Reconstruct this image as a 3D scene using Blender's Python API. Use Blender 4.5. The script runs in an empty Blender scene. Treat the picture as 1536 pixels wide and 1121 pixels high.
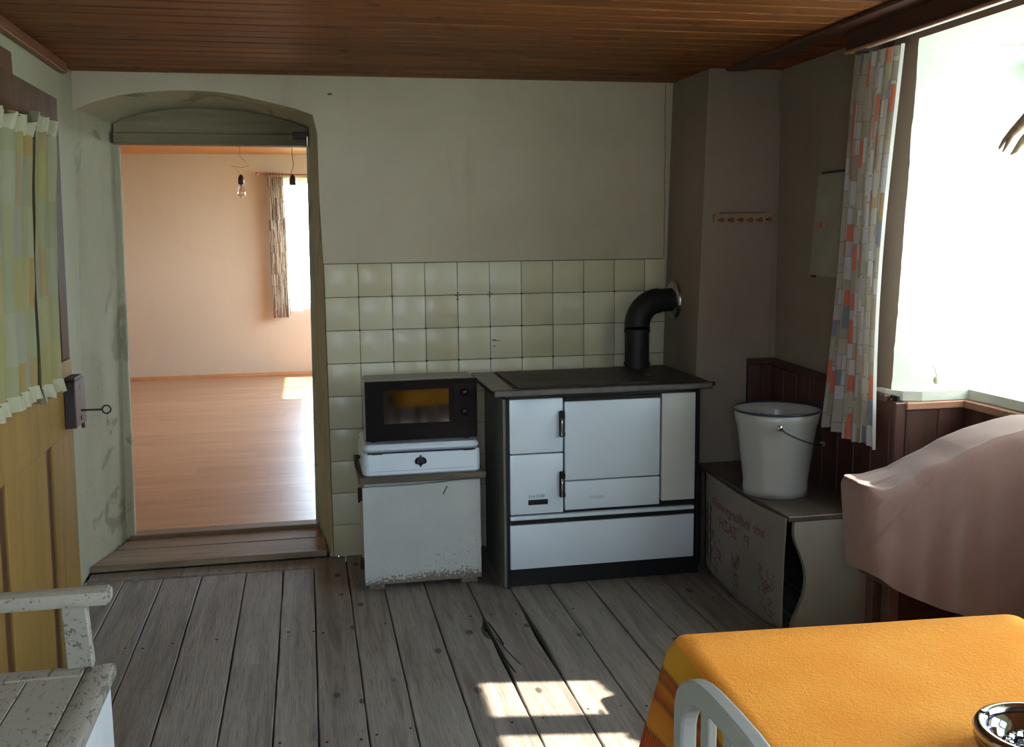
import bpy, bmesh, math, random
from mathutils import Vector, Matrix, noise
random.seed(7)
C = bpy.context.scene.collection
SC = bpy.context.scene
PI = math.pi

# ------------------------------------------------------------------ camera
def look():
    f, yaw, pitch, roll = 1508.05, 0.200243, 0.135726, -0.0108861
    cy, sy, cp, sp = math.cos(yaw), math.sin(yaw), math.cos(pitch), math.sin(pitch)
    fw = Vector((sy*cp, cy*cp, -sp)); r0 = Vector((cy, -sy, 0)); u0 = r0.cross(fw)
    r = math.cos(roll)*r0 + math.sin(roll)*u0; u = -math.sin(roll)*r0 + math.cos(roll)*u0
    m = Matrix((r, u, -fw)).transposed().to_4x4(); m.translation = (-0.078827, -4.59099, 1.464447)
    cd = bpy.data.cameras.new('camera'); cam = bpy.data.objects.new('camera', cd); C.objects.link(cam)
    cam.matrix_world = m
    cd.sensor_fit = 'HORIZONTAL'; cd.sensor_width = 36; cd.lens = 36*f/1536
    cd.clip_start = 0.05; cd.clip_end = 200
    SC.camera = cam
look()

# ------------------------------------------------------------------ world, sun, exposure
W = bpy.data.worlds.new('world'); SC.world = W; W.use_nodes = True
nt = W.node_tree; nt.nodes.clear()
wo = nt.nodes.new('ShaderNodeOutputWorld'); wb = nt.nodes.new('ShaderNodeBackground')
tc = nt.nodes.new('ShaderNodeTexCoord'); sx = nt.nodes.new('ShaderNodeSeparateXYZ')
mr = nt.nodes.new('ShaderNodeMapRange'); cr = nt.nodes.new('ShaderNodeValToRGB')
mr.inputs['From Min'].default_value = -0.05; mr.inputs['From Max'].default_value = 0.9
cr.color_ramp.elements[0].color = (0.70, 0.85, 1.0, 1); cr.color_ramp.elements[1].color = (0.42, 0.64, 1.0, 1)
nt.links.new(tc.outputs['Generated'], sx.inputs[0]); nt.links.new(sx.outputs['Z'], mr.inputs['Value'])
nt.links.new(mr.outputs[0], cr.inputs[0]); nt.links.new(cr.outputs[0], wb.inputs['Color'])
wb.inputs['Strength'].default_value = 23.0
nt.links.new(wb.outputs[0], wo.inputs[0])
SUN_T = Vector((-0.983, 0.18, -0.95)).normalized()
sl = bpy.data.lights.new('sun', 'SUN'); sl.energy = 30; sl.angle = math.radians(0.6); sl.color = (1.0, 0.93, 0.82)
so = bpy.data.objects.new('sun', sl); C.objects.link(so); so.rotation_euler = SUN_T.to_track_quat('-Z', 'Y').to_euler()
so.location = (12, -4, 12)
def portal(name, loc, size, direction):
    l = bpy.data.lights.new(name, 'AREA'); l.shape = 'RECTANGLE'; l.size, l.size_y = size
    l.cycles.is_portal = True
    o = bpy.data.objects.new(name, l); C.objects.link(o); o.location = loc
    o.rotation_euler = Vector(direction).to_track_quat('-Z', 'Y').to_euler()
portal('portal_kitchen', (2.58, -2.03, 1.45), (1.3, 1.3), (-1, 0, 0))
portal('portal_kitchen_near', (2.58, -3.8, 1.45), (1.6, 1.3), (-1, 0, 0))
portal('portal_rear', (-0.33, -5.45, 1.55), (0.75, 1.0), (0, 1, 0))
portal('portal_far', (0.1, 6.30, 1.4), (1.0, 1.5), (0, -1, 0))
portal('portal_far_right', (2.05, 4.33, 1.5), (2.4, 1.5), (-1, 0, 0))
SC.view_settings.view_transform = 'Standard'; SC.view_settings.look = 'None'
SC.view_settings.gamma = 1; SC.view_settings.use_curve_mapping = False
SC.view_settings.exposure = 0.34
SC.cycles.max_bounces = 14; SC.cycles.diffuse_bounces = 8; SC.cycles.glossy_bounces = 5
SC.cycles.transmission_bounces = 6; SC.cycles.transparent_max_bounces = 12
SC.cycles.sample_clamp_indirect = 6; SC.cycles.use_denoising = True
SC.cycles.caustics_reflective = False; SC.cycles.caustics_refractive = False

# ------------------------------------------------------------------ materials
def lin(c):
    return tuple(((x/255)/12.92 if x/255 <= 0.04045 else ((x/255+0.055)/1.055)**2.4) for x in c) + (1,)
class NT:
    def __init__(s, name):
        s.m = bpy.data.materials.new(name); s.m.use_nodes = True; s.t = s.m.node_tree
        s.b = s.t.nodes['Principled BSDF']; s.out = s.t.nodes['Material Output']
    def n(s, typ, **kw):
        nd = s.t.nodes.new('ShaderNode'+typ)
        for k, v in kw.items(): setattr(nd, k, v)
        return nd
    def l(s, a, b): s.t.links.new(a, b)
    def coord(s, kind='Object', scale=(1,1,1), rnd=False):
        tcn = s.n('TexCoord'); mp = s.n('Mapping'); mp.inputs['Scale'].default_value = scale
        s.l(tcn.outputs[kind], mp.inputs[0])
        if rnd:
            oi = s.n('ObjectInfo'); mu = s.n('Math', operation='MULTIPLY'); mu.inputs[1].default_value = 37.0
            cb = s.n('CombineXYZ'); s.l(oi.outputs['Random'], mu.inputs[0])
            for i in range(3): s.l(mu.outputs[0], cb.inputs[i])
            s.l(cb.outputs[0], mp.inputs['Location'])
        return mp.outputs[0]
    def noise(s, vec, scale, detail=5, rough=0.6, dist=0.0):
        nd = s.n('TexNoise'); nd.inputs['Scale'].default_value = scale; nd.inputs['Detail'].default_value = detail
        nd.inputs['Roughness'].default_value = rough; nd.inputs['Distortion'].default_value = dist
        if vec is not None: s.l(vec, nd.inputs['Vector'])
        return nd.outputs[0]
    def ramp(s, fac, stops, interp='LINEAR'):
        r = s.n('ValToRGB'); e = r.color_ramp.elements; r.color_ramp.interpolation = interp
        while len(e) < len(stops): e.new(0.5)
        for i, (p, c) in enumerate(stops): e[i].position = p; e[i].color = c if len(c) == 4 else tuple(c)+(1,)
        s.l(fac, r.inputs[0]); return r.outputs[0]
    def mix(s, fac, a, b, mode='MIX'):
        m = s.n('Mix', data_type='RGBA', blend_type=mode)
        for v, i in ((fac, 0), (a, 6), (b, 7)):
            if isinstance(v, (int, float)): m.inputs[i].default_value = v
            elif isinstance(v, tuple): m.inputs[i].default_value = v
            else: s.l(v, m.inputs[i])
        return m.outputs[2]
    def math(s, op, a, b=None, c=None):
        m = s.n('Math', operation=op)
        for i, v in enumerate((a, b, c)):
            if v is None: continue
            if isinstance(v, (int, float)): m.inputs[i].default_value = v
            else: s.l(v, m.inputs[i])
        return m.outputs[0]
    def bump(s, h, strength=0.3, dist=0.01):
        b = s.n('Bump'); b.inputs['Strength'].default_value = strength; b.inputs['Distance'].default_value = dist
        s.l(h, b.inputs['Height']); s.l(b.outputs[0], s.b.inputs['Normal'])
    def col(s, c):
        if isinstance(c, tuple): s.b.inputs['Base Color'].default_value = c
        else: s.l(c, s.b.inputs['Base Color'])
    def set(s, rough=0.6, metal=0.0, spec=0.5, **kw):
        s.b.inputs['Roughness'].default_value = rough; s.b.inputs['Metallic'].default_value = metal
        s.b.inputs['Specular IOR Level'].default_value = spec
        for k, v in kw.items(): s.b.inputs[k].default_value = v
        return s.m

def m_simple(name, c, rough=0.5, metal=0.0, var=0.12, scale=8, bump=0.08, spec=0.5, **kw):
    t = NT(name); v = t.coord(); n = t.noise(v, scale, 6)
    d = tuple(x*(1-var) for x in c[:3])+(1,); e = tuple(min(1, x*(1+var)) for x in c[:3])+(1,)
    t.col(t.ramp(n, [(0.3, d), (0.7, e)]))
    if bump: t.bump(t.noise(v, scale*6, 4), bump, 0.004)
    return t.set(rough, metal, spec, **kw)

def m_plaster(name, a, b, dirt, patch=None, scale=1.2, bump=0.35):
    t = NT(name); v = t.coord()
    n1 = t.noise(v, scale, 7, 0.62, 0.4)
    c = t.ramp(n1, [(0.32, a), (0.66, b)])
    vs = t.coord('Object', (2.5, 2.5, 0.5))
    st = t.ramp(t.noise(vs, 2.0, 6, 0.6), [(0.56, (0,0,0,1)), (0.74, (1,1,1,1))])
    c = t.mix(t.math('MULTIPLY', st, 0.45), c, dirt)
    if patch: c = t.mix(t.ramp(t.noise(v, 2.3, 5, 0.6, 1.2), [(0.58, (0,0,0,1)), (0.62, (1,1,1,1))]), c, patch)
    t.col(c)
    big = t.noise(v, 5, 6, 0.55); fine = t.noise(v, 60, 4)
    t.bump(t.math('ADD', big, t.math('MULTIPLY', fine, 0.18)), bump, 0.02)
    return t.set(0.92, 0, 0.25)

def m_wood(name, dark, mid, light, axis=1, stretch=14, scale=1.0, rough=0.6, knots=True, bump=0.25, rnd=True, spec=0.4, coat=0.0, varb=0.25, streak=0.4):
    t = NT(name); s = [stretch]*3; s[axis] = 1.0
    v = t.coord('Object', tuple(s), rnd)
    g = t.noise(v, 1.6*scale, 8, 0.65, 0.8); g2 = t.noise(v, 9*scale, 6, 0.7)
    c = t.ramp(g, [(0.25, dark), (0.5, mid), (0.75, light)])
    c = t.mix(t.math('MULTIPLY', t.ramp(g2, [(0.5, (0,0,0,1)), (0.72, (1,1,1,1))]), streak), c, dark)
    if knots:
        s2 = [9.0]*3; s2[axis] = 5.0
        v2 = t.coord('Object', tuple(s2), rnd); vo = t.n('TexVoronoi'); vo.inputs['Scale'].default_value = 0.9
        t.l(v2, vo.inputs['Vector'])
        k = t.ramp(vo.outputs['Distance'], [(0.09, (1,1,1,1)), (0.13, (0,0,0,1))])
        c = t.mix(t.math('MULTIPLY', k, 0.85), c, tuple(x*0.35 for x in dark[:3])+(1,))
    oi = t.n('ObjectInfo')
    br = t.math('ADD', t.math('MULTIPLY', oi.outputs['Random'], varb), 1-varb/2)
    hsv = t.n('HueSaturation'); t.l(c, hsv.inputs['Color']); t.l(br, hsv.inputs['Value'])
    t.col(hsv.outputs[0]); t.bump(g2, bump, 0.004)
    m = t.set(rough, 0, spec)
    t.b.inputs['Coat Weight'].default_value = coat; t.b.inputs['Coat Roughness'].default_value = 0.25
    return m

def m_chipped(name, paint, under, scale=9, amount=0.62, rough=0.5, edge=(0.2,0.16,0.12,1), axis=2, stretch=1.0, zw=None):
    t = NT(name); s = [1.0]*3; s[axis] = stretch; v = t.coord('Object', tuple(s))
    base = t.ramp(t.noise(v, 3, 6), [(0.3, tuple(x*0.82 for x in paint[:3])+(1,)), (0.7, paint)])
    lo = t.noise(v, 1.7, 3); hi = t.noise(v, scale*3, 6, 0.7, 0.5)
    h = t.math('ADD', t.math('MULTIPLY', lo, 0.35), t.math('MULTIPLY', hi, 0.65))
    if zw:
        sp = t.n('SeparateXYZ'); t.l(v, sp.inputs[0]); mrr = t.n('MapRange')
        mrr.inputs['From Min'].default_value = zw[0]; mrr.inputs['From Max'].default_value = zw[1]; mrr.inputs['To Min'].default_value = zw[2]; mrr.inputs['To Max'].default_value = 0
        t.l(sp.outputs[2], mrr.inputs['Value']); h = t.math('ADD', h, mrr.outputs[0])
    k = t.ramp(h, [(amount, (0,0,0,1)), (amount+0.02, (1,1,1,1))])
    gr = t.noise(v, 30, 4)
    t.col(t.mix(k, t.mix(t.math('MULTIPLY', gr, 0.12), base, edge), under))
    t.bump(t.math('SUBTRACT', t.math('MULTIPLY', gr, 0.2), k), 0.4, 0.002)
    return t.set(rough, 0, 0.4)

def m_patches(name, ground, stops, w, h, line, rough=0.8, linew=0.06, translucent=0.25, soft=False, double=False):
    """printed cloth: staggered rectangles of several colours with thin outlines, laid out in UV metres"""
    t = NT(name); tcn = t.n('TexCoord'); sep = t.n('SeparateXYZ'); t.l(tcn.outputs['UV'], sep.inputs[0])
    vv = t.math('DIVIDE', sep.outputs[1], h); row = t.math('FLOOR', vv)
    wn0 = t.n('TexWhiteNoise', noise_dimensions='1D'); t.l(row, wn0.inputs['W'])
    uu = t.math('ADD', t.math('DIVIDE', sep.outputs[0], w), t.math('MULTIPLY', wn0.outputs['Value'], 5.0)); colm = t.math('FLOOR', uu)
    cb = t.n('CombineXYZ'); t.l(colm, cb.inputs[0]); t.l(row, cb.inputs[1])
    wn = t.n('TexWhiteNoise', noise_dimensions='3D'); t.l(cb.outputs[0], wn.inputs['Vector'])
    c = t.ramp(wn.outputs['Value'], [(0.0, ground)]+stops, 'LINEAR' if soft else 'CONSTANT')
    fu = t.math('FRACT', uu); fv = t.math('FRACT', vv)
    eu = t.math('LESS_THAN', t.math('ABSOLUTE', t.math('SUBTRACT', fu, 0.5)), 0.5-linew)
    ev = t.math('LESS_THAN', t.math('ABSOLUTE', t.math('SUBTRACT', fv, 0.5)), 0.5-linew*w/h)
    ins = t.math('MULTIPLY', eu, ev)
    if double:
        u2 = t.math('DIVIDE', sep.outputs[0], w*0.62); c2 = t.math('FLOOR', u2)
        wn2 = t.n('TexWhiteNoise', noise_dimensions='1D'); t.l(t.math('ADD', c2, 17.3), wn2.inputs['W'])
        v2 = t.math('ADD', t.math('DIVIDE', sep.outputs[1], h*1.5), t.math('MULTIPLY', wn2.outputs['Value'], 3.0)); r2 = t.math('FLOOR', v2)
        cb2 = t.n('CombineXYZ'); t.l(c2, cb2.inputs[0]); t.l(r2, cb2.inputs[1]); cb2.inputs[2].default_value = 5
        wn3 = t.n('TexWhiteNoise', noise_dimensions='3D'); t.l(cb2.outputs[0], wn3.inputs['Vector'])
        cc2 = t.ramp(wn3.outputs['Value'], [(0.0, ground)]+stops, 'CONSTANT')
        sp3 = t.n('SeparateColor'); t.l(wn3.outputs['Color'], sp3.inputs[0])
        use = t.math('GREATER_THAN', sp3.outputs[1], 0.5)
        c = t.mix(use, c, cc2)
        f2 = t.math('LESS_THAN', t.math('ABSOLUTE', t.math('SUBTRACT', t.math('FRACT', v2), 0.5)), 0.47)
        f3 = t.math('LESS_THAN', t.math('ABSOLUTE', t.math('SUBTRACT', t.math('FRACT', u2), 0.5)), 0.47)
        i2 = t.math('MULTIPLY', f2, f3)
        ins = t.math('ADD', t.math('MULTIPLY', ins, t.math('SUBTRACT', 1.0, use)), t.math('MULTIPLY', i2, use))
    t.col(t.mix(ins, line, c))
    nn = t.noise(t.coord('Object'), 250, 2); t.bump(nn, 0.15, 0.002)
    t.set(rough, 0, 0.25)
    if translucent:
        tr = t.n('BsdfTranslucent'); mx = t.n('MixShader'); mx.inputs[0].default_value = translucent
        t.l(t.mix(ins, line, c), tr.inputs['Color']); t.l(t.b.outputs[0], mx.inputs[1]); t.l(tr.outputs[0], mx.inputs[2])
        t.l(mx.outputs[0], t.out.inputs[0])
    return t.m

def m_cloth(name, c, c2, scale=6, weave=300, bump=0.3, rough=0.9, translucent=0.0, sheen=0.0):
    t = NT(name); v = t.coord(); col = t.ramp(t.noise(v, scale, 5), [(0.3, c), (0.7, c2)])
    t.col(col)
    t.bump(t.math('ADD', t.noise(v, weave, 2), t.math('MULTIPLY', t.noise(v, 25, 3), 0.6)), bump, 0.003)
    t.set(rough, 0, 0.2)
    t.b.inputs['Sheen Weight'].default_value = sheen
    if translucent:
        tr = t.n('BsdfTranslucent'); mx = t.n('MixShader'); mx.inputs[0].default_value = translucent
        t.l(col, tr.inputs['Color']); t.l(t.b.outputs[0], mx.inputs[1]); t.l(tr.outputs[0], mx.inputs[2])
        t.l(mx.outputs[0], t.out.inputs[0])
    return t.m

M = {}
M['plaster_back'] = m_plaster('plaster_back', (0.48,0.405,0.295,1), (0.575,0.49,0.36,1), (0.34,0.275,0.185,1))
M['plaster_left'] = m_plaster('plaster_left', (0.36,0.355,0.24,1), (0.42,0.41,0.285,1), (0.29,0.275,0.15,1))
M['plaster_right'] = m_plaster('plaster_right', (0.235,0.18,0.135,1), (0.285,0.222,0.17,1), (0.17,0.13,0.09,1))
M['reveal'] = m_plaster('reveal_plaster', (0.39,0.37,0.255,1), (0.47,0.44,0.31,1), (0.27,0.21,0.10,1), (0.30,0.285,0.19,1), 2.2, 0.6)
M['whitewash'] = m_plaster('whitewash', (0.62,0.65,0.57,1), (0.68,0.70,0.62,1), (0.7,0.71,0.6,1), None, 3)
M['far_wall'] = m_plaster('far_wall_plaster', (0.54,0.435,0.305,1), (0.575,0.465,0.33,1), (0.50,0.40,0.27,1), None, 0.8, 0.12)
M['floorwood'] = m_wood('weathered_floorboard', (0.11,0.086,0.068,1), (0.24,0.20,0.165,1), (0.32,0.28,0.235,1), 1, 16, 1.0, 0.62, True, 0.6, True, 0.35, 0, 0.2, 0.75)
M['subfloor'] = m_simple('dark_subfloor', (0.012,0.010,0.008,1), 0.9)
M['ceilwood'] = m_wood('varnished_pine', (0.075,0.021,0.006,1), (0.19,0.060,0.013,1), (0.30,0.108,0.024,1), 0, 12, 1.0, 0.5, True, 0.12, True, 0.15, 0.0, 0.3)
M['dkbeam'] = m_wood('dark_brown_wood', (0.035,0.014,0.009,1), (0.075,0.03,0.018,1), (0.11,0.048,0.03,1), 1, 12, 1, 0.5, False)
M['trimred'] = m_wood('reddish_trim', (0.12,0.045,0.02,1), (0.22,0.085,0.04,1), (0.28,0.12,0.06,1), 1, 12, 1, 0.5, False)
M['farfloor'] = m_wood('laminate', (0.37,0.19,0.09,1), (0.46,0.25,0.13,1), (0.54,0.31,0.17,1), 0, 9, 1.0, 0.42, False, 0.03, True, 0.5, 0.2, 0.14)
M['farceil'] = m_wood('far_ceiling_pine', (0.42,0.17,0.06,1), (0.55,0.25,0.09,1), (0.62,0.3,0.12,1), 0, 12, 1, 0.5, False)
M['threshold'] = m_wood('worn_threshold', (0.13,0.085,0.05,1), (0.26,0.18,0.11,1), (0.36,0.26,0.17,1), 0, 14, 1, 0.6, False, 0.5)
M['lintel'] = m_wood('painted_lintel', (0.14,0.11,0.065,1), (0.22,0.175,0.10,1), (0.28,0.225,0.135,1), 0, 12, 1, 0.7, False, 0.6)
M['wainscot'] = m_wood('wainscot_red_brown', (0.035,0.013,0.009,1), (0.07,0.026,0.018,1), (0.105,0.04,0.028,1), 2, 12, 1, 0.45, False, 0.15, True, 0.5, 0.15)
M['caprail'] = m_wood('light_cap_rail', (0.24,0.10,0.055,1), (0.38,0.18,0.11,1), (0.48,0.26,0.17,1), 0, 12, 1, 0.5, False)
M['ochre'] = m_wood('ochre_door_paint', (0.14,0.072,0.014,1), (0.225,0.127,0.028,1), (0.27,0.155,0.038,1), 2, 10, 0.8, 0.6, False, 0.15, False, 0.2, 0.0, 0.1)
M['dkdoor'] = m_wood('dark_door_wood', (0.05,0.024,0.01,1), (0.09,0.045,0.02,1), (0.14,0.075,0.038,1), 2, 10, 1, 0.7, False, 0.2, False, 0.12)
M['groove'] = m_simple('red_brown_groove', (0.07,0.024,0.01,1), 0.6)
M['iron'] = m_simple('dark_iron', (0.05,0.035,0.03,1), 0.5, 0.6, 0.2, 30, 0.3)
M['steel'] = m_simple('worn_steel', (0.42,0.40,0.38,1), 0.28, 1.0, 0.1, 10, 0.05)
M['chrome'] = m_simple('chrome', (0.75,0.75,0.75,1), 0.12, 1.0, 0.02, 10, 0)
M['castiron'] = m_simple('cast_iron_hob', (0.045,0.033,0.029,1), 0.5, 0.3, 0.25, 14, 0.25)
M['black'] = m_simple('black_enamel', (0.012,0.012,0.013,1), 0.35)
M['pipe'] = m_simple('black_stovepipe', (0.014,0.013,0.012,1), 0.55, 0.2, 0.2, 20, 0.2)
M['enamel'] = m_simple('white_enamel', (0.74,0.82,0.90,1), 0.28, 0, 0.02, 2, 0.0, 0.6)
M['enamel_old'] = m_simple('cream_enamel', (0.66,0.66,0.62,1), 0.3, 0, 0.05, 4, 0.03, 0.5)
M['bucket_enamel'] = m_simple('shaded_enamel', (0.38,0.37,0.35,1), 0.25, 0, 0.05, 4, 0.0, 0.5)  # dimmer copy of white enamel; the bucket's shade is put into the colour
M['side_shade'] = m_simple('side_shade', (0.17,0.165,0.14,1), 0.5)  # white enamel side of the range, with its shade mixed into this grey
M['dksteel'] = m_simple('dark_worn_steel', (0.16,0.15,0.145,1), 0.35, 0.8, 0.3, 12, 0.1)
M['bluerim'] = m_simple('dark_blue_rim', (0.02,0.025,0.05,1), 0.3)
M['chip_white'] = m_chipped('chipped_white_paint', (0.56,0.58,0.56,1), (0.20,0.15,0.11,1), 34, 0.60, 0.5, zw=(0.03,0.085,0.16))
M['chip_bench'] = m_chipped('chipped_cream_paint', (0.40,0.35,0.275,1), (0.13,0.105,0.08,1), 26, 0.55, 0.55, axis=1, stretch=0.4)
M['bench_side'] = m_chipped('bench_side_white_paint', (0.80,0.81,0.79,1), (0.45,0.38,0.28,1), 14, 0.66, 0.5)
M['chair_paint'] = m_chipped('grey_white_chair_paint', (0.37,0.35,0.30,1), (0.16,0.14,0.115,1), 22, 0.58, 0.45)
M['oldwood'] = m_wood('old_brown_top', (0.07,0.05,0.035,1), (0.14,0.105,0.075,1), (0.2,0.155,0.115,1), 0, 10, 1, 0.6, False)
M['benchtop'] = m_wood('brown_bench_top', (0.05,0.035,0.025,1), (0.10,0.07,0.05,1), (0.15,0.11,0.085,1), 1, 10, 1, 0.42, False)
M['benchpanel'] = m_simple('cream_painted_panel', (0.29,0.25,0.205,1), 0.45, 0, 0.1, 3, 0.1)
def m_tile():
    t = NT('cream_tile'); oi = t.n('ObjectInfo'); v = t.coord('Object', (1,1,1), True)
    c = t.ramp(oi.outputs['Random'], [(0.0, (0.56,0.49,0.31,1)), (0.5, (0.63,0.56,0.38,1)), (1.0, (0.67,0.61,0.44,1))])
    st = t.ramp(t.noise(v, 12, 5, 0.7), [(0.62, (0,0,0,1)), (0.8, (1,1,1,1))])
    t.col(t.mix(t.math('MULTIPLY', st, 0.25), c, (0.3,0.26,0.15,1)))
    t.bump(t.noise(v, 3, 1), 0.02, 0.01); return t.set(0.3, 0, 0.4)
M['tile'] = m_tile()
M['grout'] = m_simple('dark_grout', (0.10,0.085,0.06,1), 0.9)
M['decal'] = m_simple('dark_blue_decal', (0.05,0.07,0.09,1), 0.4)
M['mwblack'] = m_simple('microwave_black', (0.008,0.007,0.008,1), 0.2, 0, 0.02, 3, 0, 0.25)
M['mwbody'] = m_simple('microwave_case', (0.30,0.30,0.27,1), 0.4)
M['mwpanel'] = m_simple('microwave_panel', (0.010,0.005,0.005,1), 0.6, 0, 0.1, 8, 0, 0.15)
def m_glass(name, tint=(1,1,1,1), rough=0.0, f=0.08):
    t = NT(name); t.t.nodes.remove(t.b)
    tr = t.n('BsdfTransparent'); tr.inputs[0].default_value = tint
    gl = t.n('BsdfGlossy'); gl.inputs['Roughness'].default_value = rough
    mx = t.n('MixShader'); mx.inputs[0].default_value = f
    t.l(tr.outputs[0], mx.inputs[1]); t.l(gl.outputs[0], mx.inputs[2]); t.l(mx.outputs[0], t.out.inputs[0]); return t.m
M['glass'] = m_glass('window_glass', (0.98,0.99,0.98,1))
M['mwglass'] = m_glass('dark_oven_glass', (0.05,0.04,0.04,1), 0.06, 0.28)
M['winwhite'] = m_simple('white_window_paint', (0.80,0.80,0.78,1), 0.4)
M['curtain'] = m_patches('retro_curtain', (0.50,0.45,0.36,1), [(0.38, (0.42,0.37,0.28,1)), (0.56, (0.62,0.60,0.58,1)), (0.76, (0.66,0.20,0.12,1)), (0.84, (0.25,0.27,0.32,1)), (0.88, (0.45,0.33,0.17,1)), (0.92, (0.52,0.49,0.50,1))], 0.085, 0.060, (0.38,0.30,0.23,1), 0.7, 0.02, 0.15, False, True)
M['far_curtain'] = m_patches('brown_print_curtain', (0.55,0.44,0.32,1), [(0.3, (0.2,0.11,0.07,1)), (0.5, (0.34,0.22,0.14,1)), (0.66, (0.65,0.55,0.42,1)), (0.9, (0.3,0.17,0.1,1))], 0.03, 0.11, (0.2,0.12,0.07,1), 0.8, 0.02, 0.3, False, True)
M['door_curtain'] = m_patches('pastel_door_curtain', (0.25,0.215,0.08,1), [(0.3, (0.27,0.235,0.10,1)), (0.5, (0.22,0.215,0.12,1)), (0.65, (0.28,0.25,0.13,1)), (0.85, (0.235,0.225,0.16,1)), (0.97, (0.27,0.18,0.06,1))], 0.13, 0.14, (0.33,0.34,0.20,1), 0.85, 0.0, 0.1, True)
M['ruffle'] = m_cloth('cream_ruffle', (0.36,0.335,0.21,1), (0.43,0.395,0.26,1), 8, 300, 0.2, 0.9, 0.15)
M['net'] = m_cloth('white_net', (0.9,0.9,0.88,1), (0.95,0.95,0.93,1), 8, 300, 0.1, 0.9, 0.55)
M['pink'] = m_cloth('faded_pink_cloth', (0.26,0.155,0.13,1), (0.31,0.19,0.16,1), 3, 220, 0.35, 0.85, 0.12, 0.2)
M['hanging'] = m_cloth('linen_hanging', (0.21,0.175,0.15,1), (0.255,0.22,0.19,1), 4, 200, 0.3, 0.9)
M['redink'] = m_simple('faded_red_thread', (0.17,0.05,0.045,1), 0.8)
M['blueink'] = m_simple('blue_grey_print', (0.10,0.14,0.20,1), 0.6)
M['faintink'] = m_simple('faint_grey_print', (0.36,0.39,0.43,1), 0.5)
M['tablewood'] = m_wood('table_wood', (0.1,0.06,0.035,1), (0.2,0.12,0.07,1), (0.28,0.18,0.1,1), 1)
def m_tablecloth():
    t = NT('orange_tablecloth'); tcn = t.n('TexCoord'); sep = t.n('SeparateXYZ'); t.l(tcn.outputs['UV'], sep.inputs[0])
    v = t.coord()
    top = t.ramp(t.noise(v, 5, 5), [(0.3, (0.93,0.30,0.030,1)), (0.7, (0.97,0.37,0.05,1))])
    o = (0.66,0.30,0.03,1); r = (0.42,0.07,0.015,1); k = (0.16,0.05,0.02,1); br = (0.55,0.15,0.02,1)
    bd = t.ramp(sep.outputs[1], [(0.0, o), (0.048, o), (0.055, k), (0.064, r), (0.076, k), (0.083, br), (0.10, r), (0.11, k), (0.118, br), (0.165, (0.62,0.22,0.03,1)), (0.172, k), (0.178, (0.36,0.04,0.012,1)), (0.27, (0.33,0.03,0.012,1)), (0.28, o)])
    wv = t.n('TexWave'); wv.inputs['Scale'].default_value = 45; t.l(tcn.outputs['UV'], wv.inputs['Vector'])
    bd = t.mix(t.math('MULTIPLY', t.ramp(wv.outputs[1], [(0.5, (0,0,0,1)), (0.6, (1,1,1,1))]), 0.25), bd, o)
    isside = t.math('GREATER_THAN', sep.outputs[1], 0.004)
    t.col(t.mix(isside, top, bd))
    n = t.noise(v, 130, 4, 0.7); t.bump(t.math('ADD', n, t.math('MULTIPLY', t.noise(v, 420, 2), 0.5)), 0.55, 0.004)
    return t.set(0.9, 0, 0.1)
M['tablecloth'] = m_tablecloth()
M['ashglass'] = m_simple('brown_glass', (0.10,0.035,0.012,1), 0.06, 0, 0.05, 5, 0, 0.9)
M['ashglass'].node_tree.nodes['Principled BSDF'].inputs['Transmission Weight'].default_value = 0.35
M['ashmetal'] = m_simple('polished_rim', (0.42,0.40,0.42,1), 0.12, 1.0, 0.1, 30, 0.05)
M['pegwood'] = m_simple('pale_peg_wood', (0.30,0.20,0.12,1), 0.5)
M['hatch'] = m_simple('cream_hatch_paint', (0.30,0.265,0.21,1), 0.6)
M['bakelite'] = m_simple('brown_bakelite', (0.05,0.02,0.015,1), 0.3)
M['bulb'] = m_glass('clear_bulb', (0.95,0.93,0.88,1), 0.02, 0.3)
M['cable'] = m_simple('old_cable', (0.30,0.20,0.13,1), 0.6)
M['antler'] = m_simple('dark_antler', (0.42,0.31,0.22,1), 0.6, 0, 0.3, 30, 0.5)
M['antler_pale'] = m_simple('pale_antler', (0.70,0.62,0.42,1), 0.6, 0, 0.3, 30, 0.5)
M['grass'] = m_simple('garden_grass', (0.16,0.20,0.09,1), 0.9, 0, 0.4, 3, 0.3)
M['crack'] = m_simple('plaster_crack', (0.12,0.10,0.07,1), 0.9)

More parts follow.
